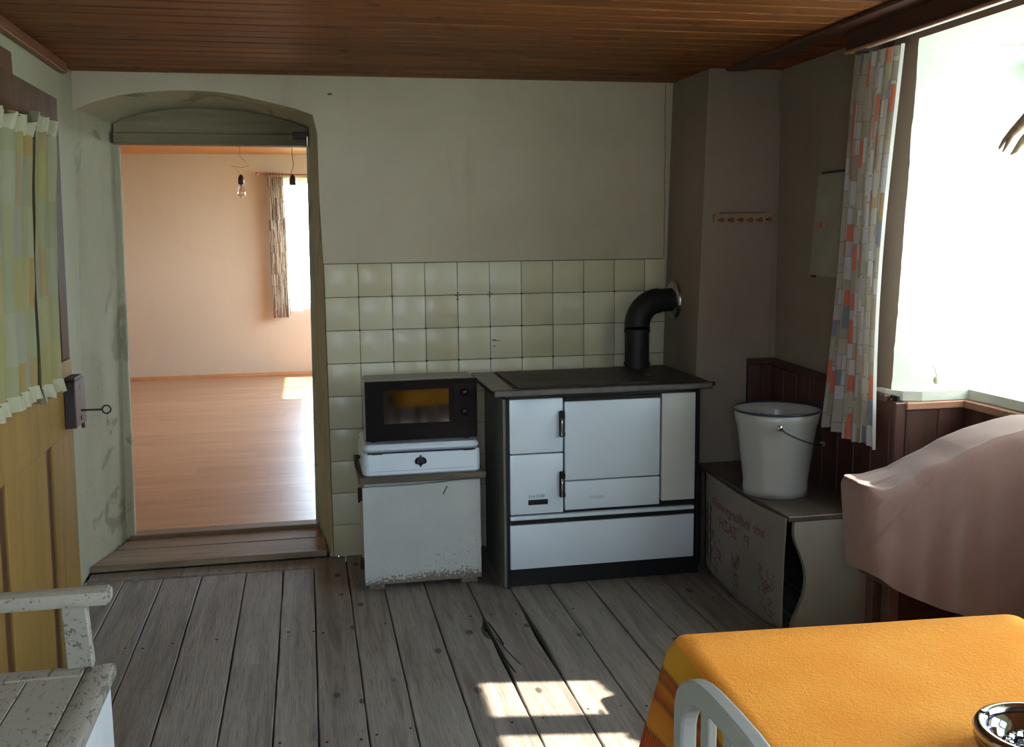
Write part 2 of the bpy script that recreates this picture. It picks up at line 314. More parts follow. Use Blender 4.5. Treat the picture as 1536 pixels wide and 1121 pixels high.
# ------------------------------------------------------------------ mesh helpers
class MB:
    def __init__(s): s.v = []; s.f = []; s.uv = {}
    def add(s, verts, faces, uvs=None):
        b = len(s.v); s.v += [tuple(x) for x in verts]
        for i, f in enumerate(faces):
            if uvs: s.uv[len(s.f)] = uvs[i]
            s.f.append([b+k for k in f])
        return s
    def box(s, x0, x1, y0, y1, z0, z1, bev=0.0, seg=1):
        bm = bmesh.new(); bmesh.ops.create_cube(bm, size=1)
        for q in bm.verts:
            q.co = Vector(((x0+x1)/2+q.co.x*(x1-x0), (y0+y1)/2+q.co.y*(y1-y0), (z0+z1)/2+q.co.z*(z1-z0)))
        if bev: bmesh.ops.bevel(bm, geom=bm.edges[:], offset=bev, segments=seg, affect='EDGES', profile=0.5)
        s.bm(bm); return s
    def bm(s, bm):
        bm.verts.index_update(); s.add([q.co[:] for q in bm.verts], [[q.index for q in f.verts] for f in bm.faces]); bm.free()
    def hexa(s, p, bev=0.0):
        # p: 8 points, bottom 4 (ccw) then top 4
        F = [(3,2,1,0), (4,5,6,7), (0,1,5,4), (1,2,6,5), (2,3,7,6), (3,0,4,7)]
        if not bev: return s.add(p, F)
        bm = bmesh.new(); vs = [bm.verts.new(q) for q in p]
        for f in F: bm.faces.new([vs[k] for k in f])
        bmesh.ops.bevel(bm, geom=bm.edges[:], offset=bev, segments=1, affect='EDGES'); s.bm(bm); return s
    def prism(s, poly, axis, a, b):
        """poly: 2-D points; axis: which axis is extruded from a to b"""
        def mk(p, c):
            return {0: (c, p[0], p[1]), 1: (p[0], c, p[1]), 2: (p[0], p[1], c)}[axis]
        n = len(poly); vs = [mk(p, a) for p in poly]+[mk(p, b) for p in poly]
        fs = [list(range(n))[::-1], list(range(n, 2*n))]+[[i, (i+1) % n, n+(i+1) % n, n+i] for i in range(n)]
        return s.add(vs, fs)
    def tube(s, path, r, seg=10, caps=True):
        P = [Vector(p) for p in path]; n = len(P); R = r if hasattr(r, '__len__') else [r]*n
        t0 = (P[1]-P[0]).normalized(); up = Vector((0,0,1)) if abs(t0.z) < 0.9 else Vector((1,0,0))
        a = t0.cross(up).normalized(); vs = []
        for i in range(n):
            t = (P[min(i+1, n-1)]-P[max(i-1, 0)]).normalized()
            a = (a-t*a.dot(t)).normalized(); b = t.cross(a)
            for k in range(seg):
                an = 2*PI*k/seg; vs.append(P[i]+(a*math.cos(an)+b*math.sin(an))*R[i])
        fs = [[i*seg+k, i*seg+(k+1) % seg, (i+1)*seg+(k+1) % seg, (i+1)*seg+k] for i in range(n-1) for k in range(seg)]
        if caps: fs += [list(range(seg))[::-1], [(n-1)*seg+k for k in range(seg)]]
        return s.add(vs, fs)
    def lathe(s, prof, c, seg=40, axis='z'):
        vs = []
        for r, z in prof:
            for k in range(seg):
                an = 2*PI*k/seg; x, y = r*math.cos(an), r*math.sin(an)
                q = {'z': (x, y, z), 'x': (z, x, y), 'y': (x, z, y)}[axis]
                vs.append((c[0]+q[0], c[1]+q[1], c[2]+q[2]))
        n = len(prof)
        fs = [[i*seg+k, i*seg+(k+1) % seg, (i+1)*seg+(k+1) % seg, (i+1)*seg+k] for i in range(n-1) for k in range(seg)]
        return s.add(vs, fs)
    def grid(s, fn, nu, nv, uvfn=None):
        vs = [fn(i/nu, j/nv) for j in range(nv+1) for i in range(nu+1)]
        fs = []; uv = []
        for j in range(nv):
            for i in range(nu):
                fs.append([j*(nu+1)+i, j*(nu+1)+i+1, (j+1)*(nu+1)+i+1, (j+1)*(nu+1)+i])
                if uvfn: uv.append([uvfn(a/nu, b/nv) for a, b in ((i,j), (i+1,j), (i+1,j+1), (i,j+1))])
        return s.add(vs, fs, uv if uvfn else None)
    def mesh(s, name, off=(0,0,0), smooth=False, fix=True):
        me = bpy.data.meshes.new(name)
        me.from_pydata([(a-off[0], b-off[1], c-off[2]) for a, b, c in s.v], [], s.f)
        if s.uv:
            ul = me.uv_layers.new(name='uv')
            for p in me.polygons:
                if p.index in s.uv:
                    for li, q in zip(p.loop_indices, s.uv[p.index]): ul.data[li].uv = q
        if fix and not s.uv:
            bm = bmesh.new(); bm.from_mesh(me); bmesh.ops.recalc_face_normals(bm, faces=bm.faces[:]); bm.to_mesh(me); bm.free()
        if smooth:
            for p in me.polygons: p.use_smooth = True
            if smooth == 'auto': me.set_sharp_from_angle(angle=math.radians(40))
        me.update(); return me

def world_loc(o):
    v = Vector((0,0,0))
    while o: v += o.location; o = o.parent
    return v
def obj(name, mb, mat, parent=None, smooth=False, base=None, label=None, solid=0.0):
    """one mesh object; mb coordinates are world coordinates"""
    off = world_loc(parent) if parent else Vector(base or (0,0,0))
    me = mb.mesh(name, off, smooth); me.materials.append(M[mat] if isinstance(mat, str) else mat)
    o = bpy.data.objects.new(name, me); C.objects.link(o)
    if parent: o.parent = parent
    else: o.location = off
    if label: o['label'] = label
    if solid:
        md = o.modifiers.new('thick', 'SOLIDIFY'); md.thickness = solid; md.offset = 0
    return o
def thing(name, label, cat, loc, group=None):
    o = bpy.data.objects.new(name, None); C.objects.link(o); o.location = loc; o.empty_display_size = 0.05
    o['label'] = label; o['category'] = cat
    if group: o['group'] = group
    return o
def tag(o, label, cat, group=None, kind=None):
    o['label'] = label; o['category'] = cat
    if group: o['group'] = group
    if kind: o['kind'] = kind
    return o
def struct(name, mb, mat, label, cat, smooth=False, base=None):
    o = obj(name, mb, mat, None, smooth, base); o['kind'] = 'structure'; o['label'] = label; o['category'] = cat; return o
def tubeloop(c, r, rad, axis, n=20, seg=8):
    m = MB(); pts = []
    for k in range(n+1):
        a = 2*PI*k/n; u, w = r*math.cos(a), r*math.sin(a)
        pts.append({'x': (c[0], c[1]+u, c[2]+w), 'y': (c[0]+u, c[1], c[2]+w), 'z': (c[0]+u, c[1]+w, c[2])}[axis])
    m.tube(pts, rad, seg, False); return m
def text_mb(body, size, fn, extrude=0.0006, flip=False):
    """flat lettering as a mesh; fn maps (u, v, w) of the lettering to the world"""
    cu = bpy.data.curves.new('txt', 'FONT'); cu.body = body; cu.size = size; cu.extrude = extrude; cu.resolution_u = 3
    o = bpy.data.objects.new('txt', cu); C.objects.link(o)
    dg = bpy.context.evaluated_depsgraph_get(); me = o.evaluated_get(dg).to_mesh()
    w = max((v.co.x for v in me.vertices), default=0)
    mb = MB(); mb.add([fn((w-v.co.x) if flip else v.co.x, v.co.y, v.co.z) for v in me.vertices], [list(p.vertices) for p in me.polygons])
    o.evaluated_get(dg).to_mesh_clear(); bpy.data.objects.remove(o); return mb
def nz(x, y=0.0, z=0.0): return noise.noise(Vector((x, y, z)))

H = 2.165
# ================================================================== SETTING
# ---- kitchen floor: a dark bed and one object per board
fl = struct('floor', MB().box(-1.45, 2.75, -5.35, 0.0, -0.16, -0.03), 'subfloor', 'grey weathered floorboards of the kitchen running towards the stove wall', 'floor')
edges = [-1.36, -1.20, -1.05, -0.90, -0.738, -0.576, -0.386, -0.226, -0.093, 0.053, 0.195, 0.365, 0.546, 0.712, 0.878, 1.045, 1.21, 1.375, 1.54, 1.705, 1.87, 2.04, 2.2, 2.4, 2.6]
def board_edge(i, side, y):
    x = edges[i+1] if side else edges[i]
    w = 0.0022*nz(x*9, y*2.3, side) + 0.0012*nz(x*31, y*11, side)
    g = 0.0024
    k = i+1 if side else i
    if k == 13: g += 0.0105*math.exp(-((y+1.17)/0.26)**2)
    if k == 12: g += 0.006*math.exp(-((y+1.25)/0.25)**2) + (0.018*math.exp(-((y+1.0)/0.05)**2) if side else 0)
    return x + (-g if side else g) + w
for i in range(len(edges)-1):
    if edges[i] > 2.0: y_far = -1.42
    elif edges[i] < -1.04: y_far = -0.12
    else: y_far = -0.15 if edges[i+1] < 0.0 else -0.004
    cuts = [y_far]
    if edges[i] in (1.045, -0.386): cuts.append(-1.15 - 0.9*(i % 2))
    if i % 4 == 1: cuts.append(-3.1)
    cuts.append(-5.2)
    for a, b in zip(cuts[:-1], cuts[1:]):
        n = max(6, int((a-b)/0.05)); L = []; Rr = []
        for k in range(n+1):
            y = a-0.001 + (b+0.001-a)*k/n
            L.append((board_edge(i, 0, y), y)); Rr.append((board_edge(i, 1, y), y))
        dz = random.uniform(-0.0012, 0.0012); mb = MB()
        vs = []
        for (xl, y), (xr, _) in zip(L, Rr):
            xm = (xl+xr)/2
            vs += [(xl, y, -0.026), (xl, y, -0.002+dz), (xl+0.003, y, dz), (xm, y, dz-0.0004), (xr-0.003, y, dz), (xr, y, -0.002+dz), (xr, y, -0.026)]
        fs = [[r*7+c, r*7+c+1, (r+1)*7+c+1, (r+1)*7+c] for r in range(n) for c in range(6)]
        fs += [[0,1,2,3,4,5,6][::-1], [n*7+c for c in range(7)]]
        mb.add(vs, fs); obj('floorboard', mb, 'floorwood', fl)
# strip of board along the threshold
obj('filler_board', MB().hexa([(-1.06,-0.10,-0.026), (-0.03,-0.145,-0.026), (-0.03,-0.012,-0.026), (-1.06,-0.012,-0.026), (-1.06,-0.10,-0.001), (-0.03,-0.145,-0.001), (-0.03,-0.012,0.0), (-1.06,-0.012,0.0)], 0.003), 'floorwood', fl)
# splintered knot in the cracked board
kb = MB()
for a in range(3):
    rr = 0.018+0.009*a
    kb.tube([(0.548+rr*0.55*math.cos(t)-0.012, -1.03+rr*1.9*math.sin(t)-0.02, 0.0005) for t in [PI*0.4+PI*1.1*k/10 for k in range(11)]], 0.0016, 5)
kb.tube([(0.553,-0.96,0.001), (0.56,-1.02,0.001), (0.566,-1.09,0.001), (0.572,-1.18,0.0)], 0.0028, 5)
kb.tube([(0.556,-1.12,0.001), (0.575,-1.25,0.001), (0.596,-1.36,0.0)], 0.0018, 5)
kb.tube([(0.548,-1.17,0.001), (0.552,-1.3,0.001), (0.566,-1.42,0.0)], 0.0026, 5)
obj('splintered_knot', kb, 'subfloor', fl, True)
# nail heads
nb = MB()
for i in range(3, 19):
    for y in (-0.9, -1.75, -2.6, -3.4):
        for d in (0.03, 0.125):
            if random.random() < 0.8:
                x = edges[i]+d+random.uniform(-.01, .01); yy = y+random.uniform(-.02, .02)
                nb.lathe([(0.0, 0.0018), (0.004, 0.0016), (0.0048, -0.002)], (x, yy, 0), 8)
nl = obj('nail_heads', nb, 'iron', fl); nl['kind'] = 'stuff'

# ---- threshold and floor of the far room
th = MB().box(-1.09, 0.02, 0.0, 0.46, -0.1, 0.0)
tho = struct('trim_1', th, 'subfloor', 'worn wooden threshold boards in the deep doorway', 'threshold')
obj('board', MB().hexa([(-1.066,0.0,0.001), (-0.03,0.0,0.001), (-0.035,0.22,0.001), (-1.0,0.22,0.001), (-1.066,0.002,0.03), (-0.03,0.002,0.03), (-0.035,0.215,0.032), (-1.0,0.215,0.032)], 0.004), 'threshold', tho)
obj('board', MB().hexa([(-1.0,0.223,0.001), (-0.035,0.223,0.001), (-0.06,0.375,0.001), (-0.965,0.385,0.001), (-1.0,0.223,0.032), (-0.035,0.223,0.032), (-0.06,0.373,0.034), (-0.965,0.381,0.034)], 0.003), 'threshold', tho)
obj('sill_strip', MB().box(-0.96, -0.06, 0.388, 0.47, 0.0, 0.05, 0.004), 'threshold', tho)
ff = struct('floor_far', MB().box(-3.2, 2.2, 0.46, 6.3, -0.1, 0.035), 'subfloor', 'orange brown laminate floor of the empty room beyond the doorway', 'floor')
y = 0.47; r = 0
while y < 6.08:
    x = -3.0 - (r*0.43 % 1.2)
    while x < 2.1:
        a, b = max(x, -3.0), min(x+1.2, 2.1)
        if b-a > 0.02 and b > -2.3: obj('plank', MB().box(a+0.0006, b-0.0006, y+0.0006, min(y+0.1944, 6.08), 0.035, 0.05), 'farfloor', ff)
        x += 1.2
    y += 0.195; r += 1

# ---- kitchen ceiling
ce = struct('ceiling', MB().box(-1.2, 2.7, -5.35, 0.0, 2.185, 2.26), 'subfloor', 'varnished pine board ceiling of the kitchen', 'ceiling')
y = -0.002; i = 0
base = None
while y > -5.2:
    w = 0.104
    if base is None:
        pr = [(0.004,0.02), (0.004,0.008), (0.011,0.0), (w-0.006,0.0), (w,0.008), (w,0.02)]
        bmb = MB(); bmb.prism([(-q, z) for q, z in pr], 0, -1.13, 2.6); base = bmb.mesh('ceiling_board'); base.materials.append(M['ceilwood'])
    o = bpy.data.objects.new('ceiling_board', base); C.objects.link(o); o.parent = ce; o.location = (0, y, H+0.0003*(i % 3))
    y -= w; i += 1
struct('trim_2', MB().hexa([(-1.0,-5.2,2.122), (-0.972,-5.2,2.122), (-0.972,-0.22,2.122), (-1.0,-0.22,2.122), (-1.0,-5.2,2.164), (-0.975,-5.2,2.164), (-0.975,-0.22,2.164), (-1.0,-0.22,2.164)], 0.003), 'trimred', 'reddish brown wooden moulding under the ceiling on the door wall', 'moulding')

# ---- back wall with deep arched doorway
def xl(z): return -1.07+0.067*z/H      # leaning left corner
Fr = [(-0.02,0.0), (-0.001,0.06), (0.003,0.221), (0.006,0.526), (0.001,0.751), (0.001,0.919), (-0.001,1.354), (-0.008,1.656), (-0.007,1.919), (-0.024,2.000)]
Ir = [(-0.06,0.0), (-0.072,0.054), (-0.070,0.22), (-0.062,0.555), (-0.058,0.751), (-0.053,0.874), (-0.045,1.345), (-0.049,1.673), (-0.048,1.9), (-0.047,1.976)]
Fa = [(-0.10,2.026), (-0.209,2.052), (-0.315,2.076), (-0.418,2.091), (-0.52,2.095), (-0.623,2.093), (-0.735,2.083), (-0.836,2.067), (-0.93,2.040)]
Ia = [(-0.11,2.003), (-0.20,2.028), (-0.31,2.048), (-0.42,2.058), (-0.52,2.062), (-0.61,2.06), (-0.71,2.05), (-0.80,2.033), (-0.87,2.012)]
Fl = [(xl(z), z) for z in (2.008, 1.775, 1.4, 1.071, 0.75, 0.486, 0.25, 0.0)]
Il = [(-0.915,1.988), (-0.912,1.775), (-0.922,1.4), (-0.932,1.071), (-0.940,0.75), (-0.948,0.486), (-0.958,0.25), (-0.967,0.0)]
F = Fr+Fa+Fl; I = Ir+Ia+Il
wb_ = MB()
n = len(F)
# front face right of door, above arch
XR = 2.1
wb_.box(0.03, 2.7, 0.03, 0.43, -0.2, 2.4).box(-1.5, -1.15, 0.46, 0.5, -0.2, 2.4)
for a, b in zip(Fr[:-1], Fr[1:]): wb_.add([(a[0],0,a[1]), (XR,0,a[1]), (XR,0,b[1]), (b[0],0,b[1])], [[0,1,2,3]])
top = [Fr[-1]]+Fa+[Fl[0]]
wb_.add([(Fr[-1][0],0,Fr[-1][1]), (XR,0,Fr[-1][1]), (XR,0,H+0.05), (Fr[-1][0],0,H+0.05)], [[0,1,2,3]])
for a, b in zip(top[:-1], top[1:]): wb_.add([(a[0],0,a[1]), (b[0],0,b[1]), (b[0],0,H+0.05), (a[0],0,H+0.05)], [[0,1,2,3]])
wb_.add([(-1.07,0.45,0), (-1.5,0.45,0), (-1.5,0.45,2.4), (-1.07,0.45,2.4)], [[0,1,2,3]])
# far face
for a, b in zip(Ir[:-1], Ir[1:]): wb_.add([(a[0],.45,a[1]), (XR,.45,a[1]), (XR,.45,b[1]), (b[0],.45,b[1])], [[3,2,1,0]])
it = [Ir[-1]]+Ia+[Il[0]]
for a, b in zip(it[:-1], it[1:]): wb_.add([(a[0],.45,a[1]), (b[0],.45,b[1]), (b[0],.45,2.4), (a[0],.45,2.4)], [[3,2,1,0]])
wb_.add([(Ir[-1][0],.45,Ir[-1][1]), (XR,.45,Ir[-1][1]), (XR,.45,2.4), (Ir[-1][0],.45,2.4)], [[3,2,1,0]])
for a, b in zip(Il[:-1], Il[1:]): wb_.add([(a[0],.45,a[1]), (-3.0,.45,a[1]), (-3.0,.45,b[1]), (b[0],.45,b[1])], [[0,1,2,3]])
wb_.add([(Il[0][0],.45,Il[0][1]), (-3,.45,Il[0][1]), (-3,.45,2.4), (Il[0][0],.45,2.4)], [[0,1,2,3]])
wback = struct('wall_back', wb_, 'plaster_back', 'greyish plaster wall behind the stove with the arched doorway', 'wall')
# reveal (subdivided, lumpy)
rv = MB(); m_ = 14
def rp(k, t):
    fx, fz = F[k]; ix, iz = I[k]
    x = fx+(ix-fx)*t; z = fz+(iz-fz)*t; y = 0.45*t
    e = math.sin(PI*t)*0.012
    return (x+e*nz(y*9, z*4, 3), y, z+(e*nz(x*7, y*9, 5) if 9 < k < 20 else 0))
fine = []
for k in range(n-1):
    sub = 4
    for j in range(sub):
        fine.append((k, j/sub))
fine.append((n-1, 0.0))
def rpf(kk, t):
    k, u = kk
    a = rp(k, t); b = rp(min(k+1, n-1), t)
    p = [a[i_]+(b[i_]-a[i_])*u for i_ in range(3)]
    e = math.sin(PI*min(1, max(0, t)))*0.008
    if k >= 18: p[0] += e*nz(p[1]*8, p[2]*5, 1)
    if k < 9: p[0] += e*nz(p[1]*10, p[2]*9, 2)
    return tuple(p)
nn_ = len(fine)
rv.add([rpf(fine[i_], j/m_) for i_ in range(nn_) for j in range(m_+1)], [[i_*(m_+1)+j, (i_+1)*(m_+1)+j, (i_+1)*(m_+1)+j+1, i_*(m_+1)+j+1] for i_ in range(nn_-1) for j in range(m_)])
obj('reveal', rv, 'reveal', wback, True)
# tiles
obj('tile_bed', MB().box(-0.002, 1.60, -0.004, 0.0, 0.0, 1.352), 'grout', wback)
tm = MB().box(0.0012, 0.1488, -0.0115, -0.004, 0.0012, 0.1488, 0.0018, 2).mesh('wall_tile', (0.075,0,0.075), 'auto'); tm.materials.append(M['tile'])
tm2 = MB().box(0.0012, 0.098, -0.0115, -0.004, 0.0012, 0.1488, 0.0018, 2).mesh('wall_tile', (0.075,0,0.075), 'auto'); tm2.materials.append(M['tile'])
for j in range(9):
    for i in range(11):
        o = bpy.data.objects.new('wall_tile', tm if i < 10 else tm2); C.objects.link(o); o.parent = wback
        o.location = (0.15*i+0.075, random.uniform(-.0007, .0007), 1.35-0.15*j-0.075)
        o.rotation_euler = (random.uniform(-.005, .005), random.uniform(-.006, .006), random.uniform(-.005, .005))
def star(x, z, s=0.014):
    mb = MB()
    for k in range(4):
        a = k*PI/2; d = (math.cos(a), math.sin(a)); q = (-d[1], d[0]); y = -0.0125
        mb.add([(x+d[0]*0.002, y, z+d[1]*0.002), (x+d[0]*s*.55+q[0]*s*.28, y, z+d[1]*s*.55+q[1]*s*.28), (x+d[0]*s*1.25, y, z+d[1]*s*1.25), (x+d[0]*s*.55-q[0]*s*.28, y, z+d[1]*s*.55-q[1]*s*.28)], [[0,1,2,3]])
    obj('flower_decal', mb, 'decal', wback)
star(0.6, 1.2); star(0.75, 1.2); star(0.6, 1.05, 0.011)
db = MB()
for i, j in ((1,1),(2,1),(1,2),(2,2),(3,2),(4,1.13),(4,3),(2,3),(3,3),(5,3),(6,1),(6,2),(7,3),(6,3),(8,1),(5,2),(9,1)):
    db.lathe([(0, 0.0), (0.005, 0.0), (0.0055, 0.002)], (0.15*i, -0.0125, 1.35-0.15*j), 8, 'y')
obj('corner_dots', db, 'decal', wback)
db = MB(); db.hexa([(0.758,-0.0125,0.985), (0.775,-0.0125,0.982), (0.775,-0.011,0.982), (0.758,-0.011,0.985), (0.757,-0.0125,0.99), (0.778,-0.0125,0.989), (0.778,-0.011,0.989), (0.757,-0.011,0.99)]); db.box(0.776, 0.798, -0.0126, -0.011, 0.983, 0.9855); db.box(0.765, 0.771, -0.0126, -0.011, 0.955, 0.962)
obj('tile_scratch', db, 'grout', wback)
obj('wall_nail', MB().tube([(0.05,0.004,2.09), (0.052,-0.02,2.089)], 0.003, 6).box(0.043,0.062,-0.003,0.001,2.086,2.092), 'iron', wback)
# dark crack beside the chimney
obj('plaster_crack', MB().tube([(1.60+0.006*nz(z*9), -0.0008, z) for z in [1.36+0.05*k for k in range(17)]], 0.0016, 5), 'crack', wback)

# door frame of the doorway (lintel board, arch infill, jambs)
df = MB()
infill = [(-0.047,1.95)]+[(x, z+0.004) for x, z in [Ir[-1]]+Ia+[Il[0]]]+[(-0.915,1.95)]
df.prism(infill, 1, 0.375, 0.44)
dfr = struct('door_frame_back', df, 'lintel', 'old green-grey painted lintel and frame inside the arched doorway', 'door frame')
obj('lintel_beam', MB().hexa([(-0.915,0.335,1.903), (-0.052,0.335,1.897), (-0.05,0.44,1.897), (-0.913,0.44,1.903), (-0.915,0.335,1.953), (-0.052,0.335,1.950), (-0.05,0.44,1.950), (-0.913,0.44,1.953)], 0.005), 'lintel', dfr)
obj('iron_bracket', MB().box(-0.115,-0.052, 0.325, 0.336, 1.925, 1.958, 0.003), 'iron', dfr)
obj('jamb_strip', MB().hexa([(-0.985,0.40,0.03), (-0.938,0.40,0.03), (-0.938,0.45,0.03), (-0.985,0.45,0.03), (-0.94,0.40,1.90), (-0.90,0.40,1.90), (-0.90,0.45,1.90), (-0.94,0.45,1.90)], 0.006), 'reveal', dfr)
obj('jamb_strip', MB().hexa([(-0.076,0.40,0.03), (-0.04,0.40,0.03), (-0.04,0.45,0.03), (-0.076,0.45,0.03), (-0.054,0.40,1.90), (-0.03,0.40,1.90), (-0.03,0.45,1.90), (-0.054,0.45,1.90)], 0.005), 'reveal', dfr)

# ---- left wall (leaning), rear wall
lw = MB(); N = 26
lw.grid(lambda u, v: (xl(v*2.2)+0.006*nz(u*14, v*6)*(0 if u > 0.99 else 1), -5.2+5.2*u, v*2.2), N*3, N)
lw.box(-1.5, -1.16, -5.3, 0.45, -0.05, 2.4)
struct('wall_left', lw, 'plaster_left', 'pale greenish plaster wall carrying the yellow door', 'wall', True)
struct('wall_rear', MB().box(-1.5, -0.7, -5.4, -5.2, -0.05, 2.25).box(0.05, 2.75, -5.4, -5.2, -0.05, 2.25).box(-0.7, 0.05, -5.4, -5.2, -0.05, 1.1).box(-0.7, 0.05, -5.4, -5.2, 2.05, 2.25), 'dkbeam', 'dark wooden wall with a window behind the viewer', 'wall')

# ---- chimney breast
ch = MB().hexa([(1.575,-0.42,0), (2.15,-0.42,0), (2.15,0.0,0), (1.575,0.0,0), (1.645,-0.42,H+.02), (2.15,-0.42,H+.02), (2.15,0.0,H+.02), (1.635,0.0,H+.02)], 0.006)
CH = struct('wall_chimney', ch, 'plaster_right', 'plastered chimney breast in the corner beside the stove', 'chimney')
obj('plaster_ridge', MB().tube([(1.95+0.012*(z-1)/1+0.004*nz(z*4), -0.424, z) for z in [0.92+0.05*k for k in range(25)]], 0.0025, 6), 'plaster_right', CH, True)

# ---- right wall with two window niches
XW = 1.975; XO = 2.50
def yn(z): return -1.35-0.08*(z-0.9)/1.2       # far edge of the niche, leaning
rw = MB()
zs = [0.0, 0.3, 0.6]+[0.87+1.24*k/48 for k in range(49)]
for a, b in zip(zs[:-1], zs[1:]):
    ya = yn(a)+0.006*nz(a*7, 2)+0.006*nz(a*31, 4); yb = yn(b)+0.006*nz(b*7, 2)+0.006*nz(b*31, 4)
    if a < 0.8: ya = -1.42
    if b < 0.86: yb = -1.42
    if a < 0.87: yb = -1.42; ya = -1.42
    rw.add([(XW,-0.42,a), (XW,ya,a), (XW,yb,b), (XW,-0.42,b)], [[0,1,2,3]])
    if a >= 0.87: pass
rw.add([(XW,-0.42,2.11), (XW,-5.2,2.11), (XW,-5.2,2.22), (XW,-0.42,2.22)], [[0,1,2,3]])
rw.box(XW, 2.6, -3.0, -2.72, 0, 2.11); rw.box(XW, 2.6, -5.2, -4.6, 0, 2.11)
rw.box(XW+0.001, 2.6, -2.72, -1.40, 0, 0.02); rw.box(2.30, 2.6, -2.72, -1.42, 0, 0.86); rw.box(XW, 2.6, -4.6, -3.0, 0, 0.86)
rw.box(XW+0.05, 2.6, -1.30, -0.3, -0.05, 2.3); rw.box(2.47, 2.6, -5.3, -0.3, 2.12, 2.3)
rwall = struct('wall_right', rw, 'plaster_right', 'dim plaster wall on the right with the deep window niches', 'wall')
ni = MB()
def nif(u, v):
    z = 0.87+(2.11-0.87)*v; x = XW+(2.49-XW)*u
    w = (0.006*nz(z*7, 2)+0.006*nz(z*31, 4))*(1-u)**3
    return (x, yn(z)+w+0.004*nz(x*9, z*6)*math.sin(PI*u), z)
ni.grid(nif, 14, 48)
ni.add([(XW,-1.43,2.11), (2.49,-1.43,2.09), (2.49,-2.72,2.09), (XW,-2.72,2.11)], [[0,1,2,3]])
ni.add([(XW,-2.719,0.87), (2.49,-2.719,0.87), (2.49,-2.719,2.11), (XW,-2.719,2.11)], [[0,1,2,3]])
obj('window_niche', ni, 'whitewash', rwall, True)
ni = MB().add([(XW,-3.001,2.11), (2.49,-3.001,2.09), (2.49,-4.599,2.09), (XW,-4.599,2.11)], [[0,1,2,3]])
ni.add([(XW,-3.002,0.86), (2.49,-3.002,0.86), (2.49,-3.002,2.11), (XW,-3.002,2.11)], [[0,1,2,3]])
ni.add([(XW,-4.598,0.86), (2.49,-4.598,0.86), (2.49,-4.598,2.11), (XW,-4.598,2.11)], [[0,1,2,3]])
obj('window_niche', ni, 'whitewash', rwall)
cpb = MB()
for k in range(12):     # broken plaster edge low on the niche corner
    z = 0.93+k*0.03; s_ = 0.006+0.006*abs(nz(k*2.3))
    cpb.hexa([(XW-0.003, yn(z)-s_, z), (XW+0.012, yn(z)-s_, z), (XW+0.012, yn(z)+s_, z), (XW-0.003, yn(z)+s_*1.2, z), (XW-0.004, yn(z)-s_*.8, z+0.026), (XW+0.012, yn(z)-s_*.6, z+0.026), (XW+0.012, yn(z)+s_, z+0.026), (XW-0.003, yn(z)+s_, z+0.026)], 0.002)

# window sills
ws = MB()
out = [(1.955,-1.285), (2.46,-1.285), (2.46,-2.72), (2.235,-2.72), (2.235,-1.425), (2.05,-1.425), (1.99,-1.40), (1.955,-1.345)]
ws.prism(out, 2, 0.868, 0.902)
sill = struct('trim_3', ws, 'whitewash', 'white window sill board above the wooden panelling', 'sill')
struct('trim_4', MB().box(1.95, 2.46, -4.6, -3.0, 0.86, 0.90, 0.004), 'whitewash', 'white sill of the nearer window', 'sill')

# windows
def window(name, xa, xb, ys, z0, z1, zbars, label, mulls, axis='x'):
    """frame in the plane x (or y when axis='y')"""
    def bx(m, a0, a1, z0_, z1_, d0=0.0, d1=0.0, bev=0.003):
        if axis == 'x': return m.box(xa-d0, xb+d1, min(a0,a1), max(a0,a1), z0_, z1_, bev)
        return m.box(min(a0,a1), max(a0,a1), xa-d0, xb+d1, z0_, z1_, bev)
    y0, y1 = ys; m = MB()
    bx(m, y0, y1, z0, z0+0.05); bx(m, y0, y1, z1-0.05, z1)
    bx(m, y0, y0+(0.045 if y1 > y0 else -0.045), z0+0.05, z1-0.05); bx(m, y1, y1+(-0.045 if y1 > y0 else 0.045), z0+0.05, z1-0.05)
    w = struct(name, m, 'winwhite', label, 'window')
    for a, b in mulls: mm = MB(); bx(mm, a, b, z0+0.05, z1-0.05, 0.004, 0.0); obj('mullion', mm, 'winwhite', w)
    for z in zbars: mm = MB(); bx(mm, y0, y1, z-0.011, z+0.011, -0.005, -0.005, 0.002); obj('glazing_bar', mm, 'winwhite', w)
    cuts = [y0]+[q for mu in mulls for q in mu]+[y1]
    for a, b in zip(cuts[0::2], cuts[1::2]):
        xm = (xa+xb)/2
        mm = MB()
        lo, hi = min(a,b), max(a,b)
        if axis == 'x': mm.box(xm-0.002, xm+0.002, lo, hi, z0+0.04, z1-0.04)
        else: mm.box(lo, hi, xm-0.002, xm+0.002, z0+0.04, z1-0.04)
        obj('pane', mm, 'glass', w)
    return w
w1 = window('window_1', 2.44, 2.49, (-1.30, -2.72), 0.885, 2.06, (), 'bright white casement window in the niche right of the stove', [(-1.79, -1.84), (-2.085, -2.205), (-2.50, -2.56)])
w2 = window('window_2', 2.44, 2.49, (-3.0, -4.6), 0.885, 2.06, (1.5,), 'casement window in the nearer niche beside the table', [(-3.76, -3.85)])

window('window_5', -5.33, -5.29, (-0.7, 0.05), 1.1, 2.05, (), 'window behind the viewer', [(-0.34, -0.31)], 'y')
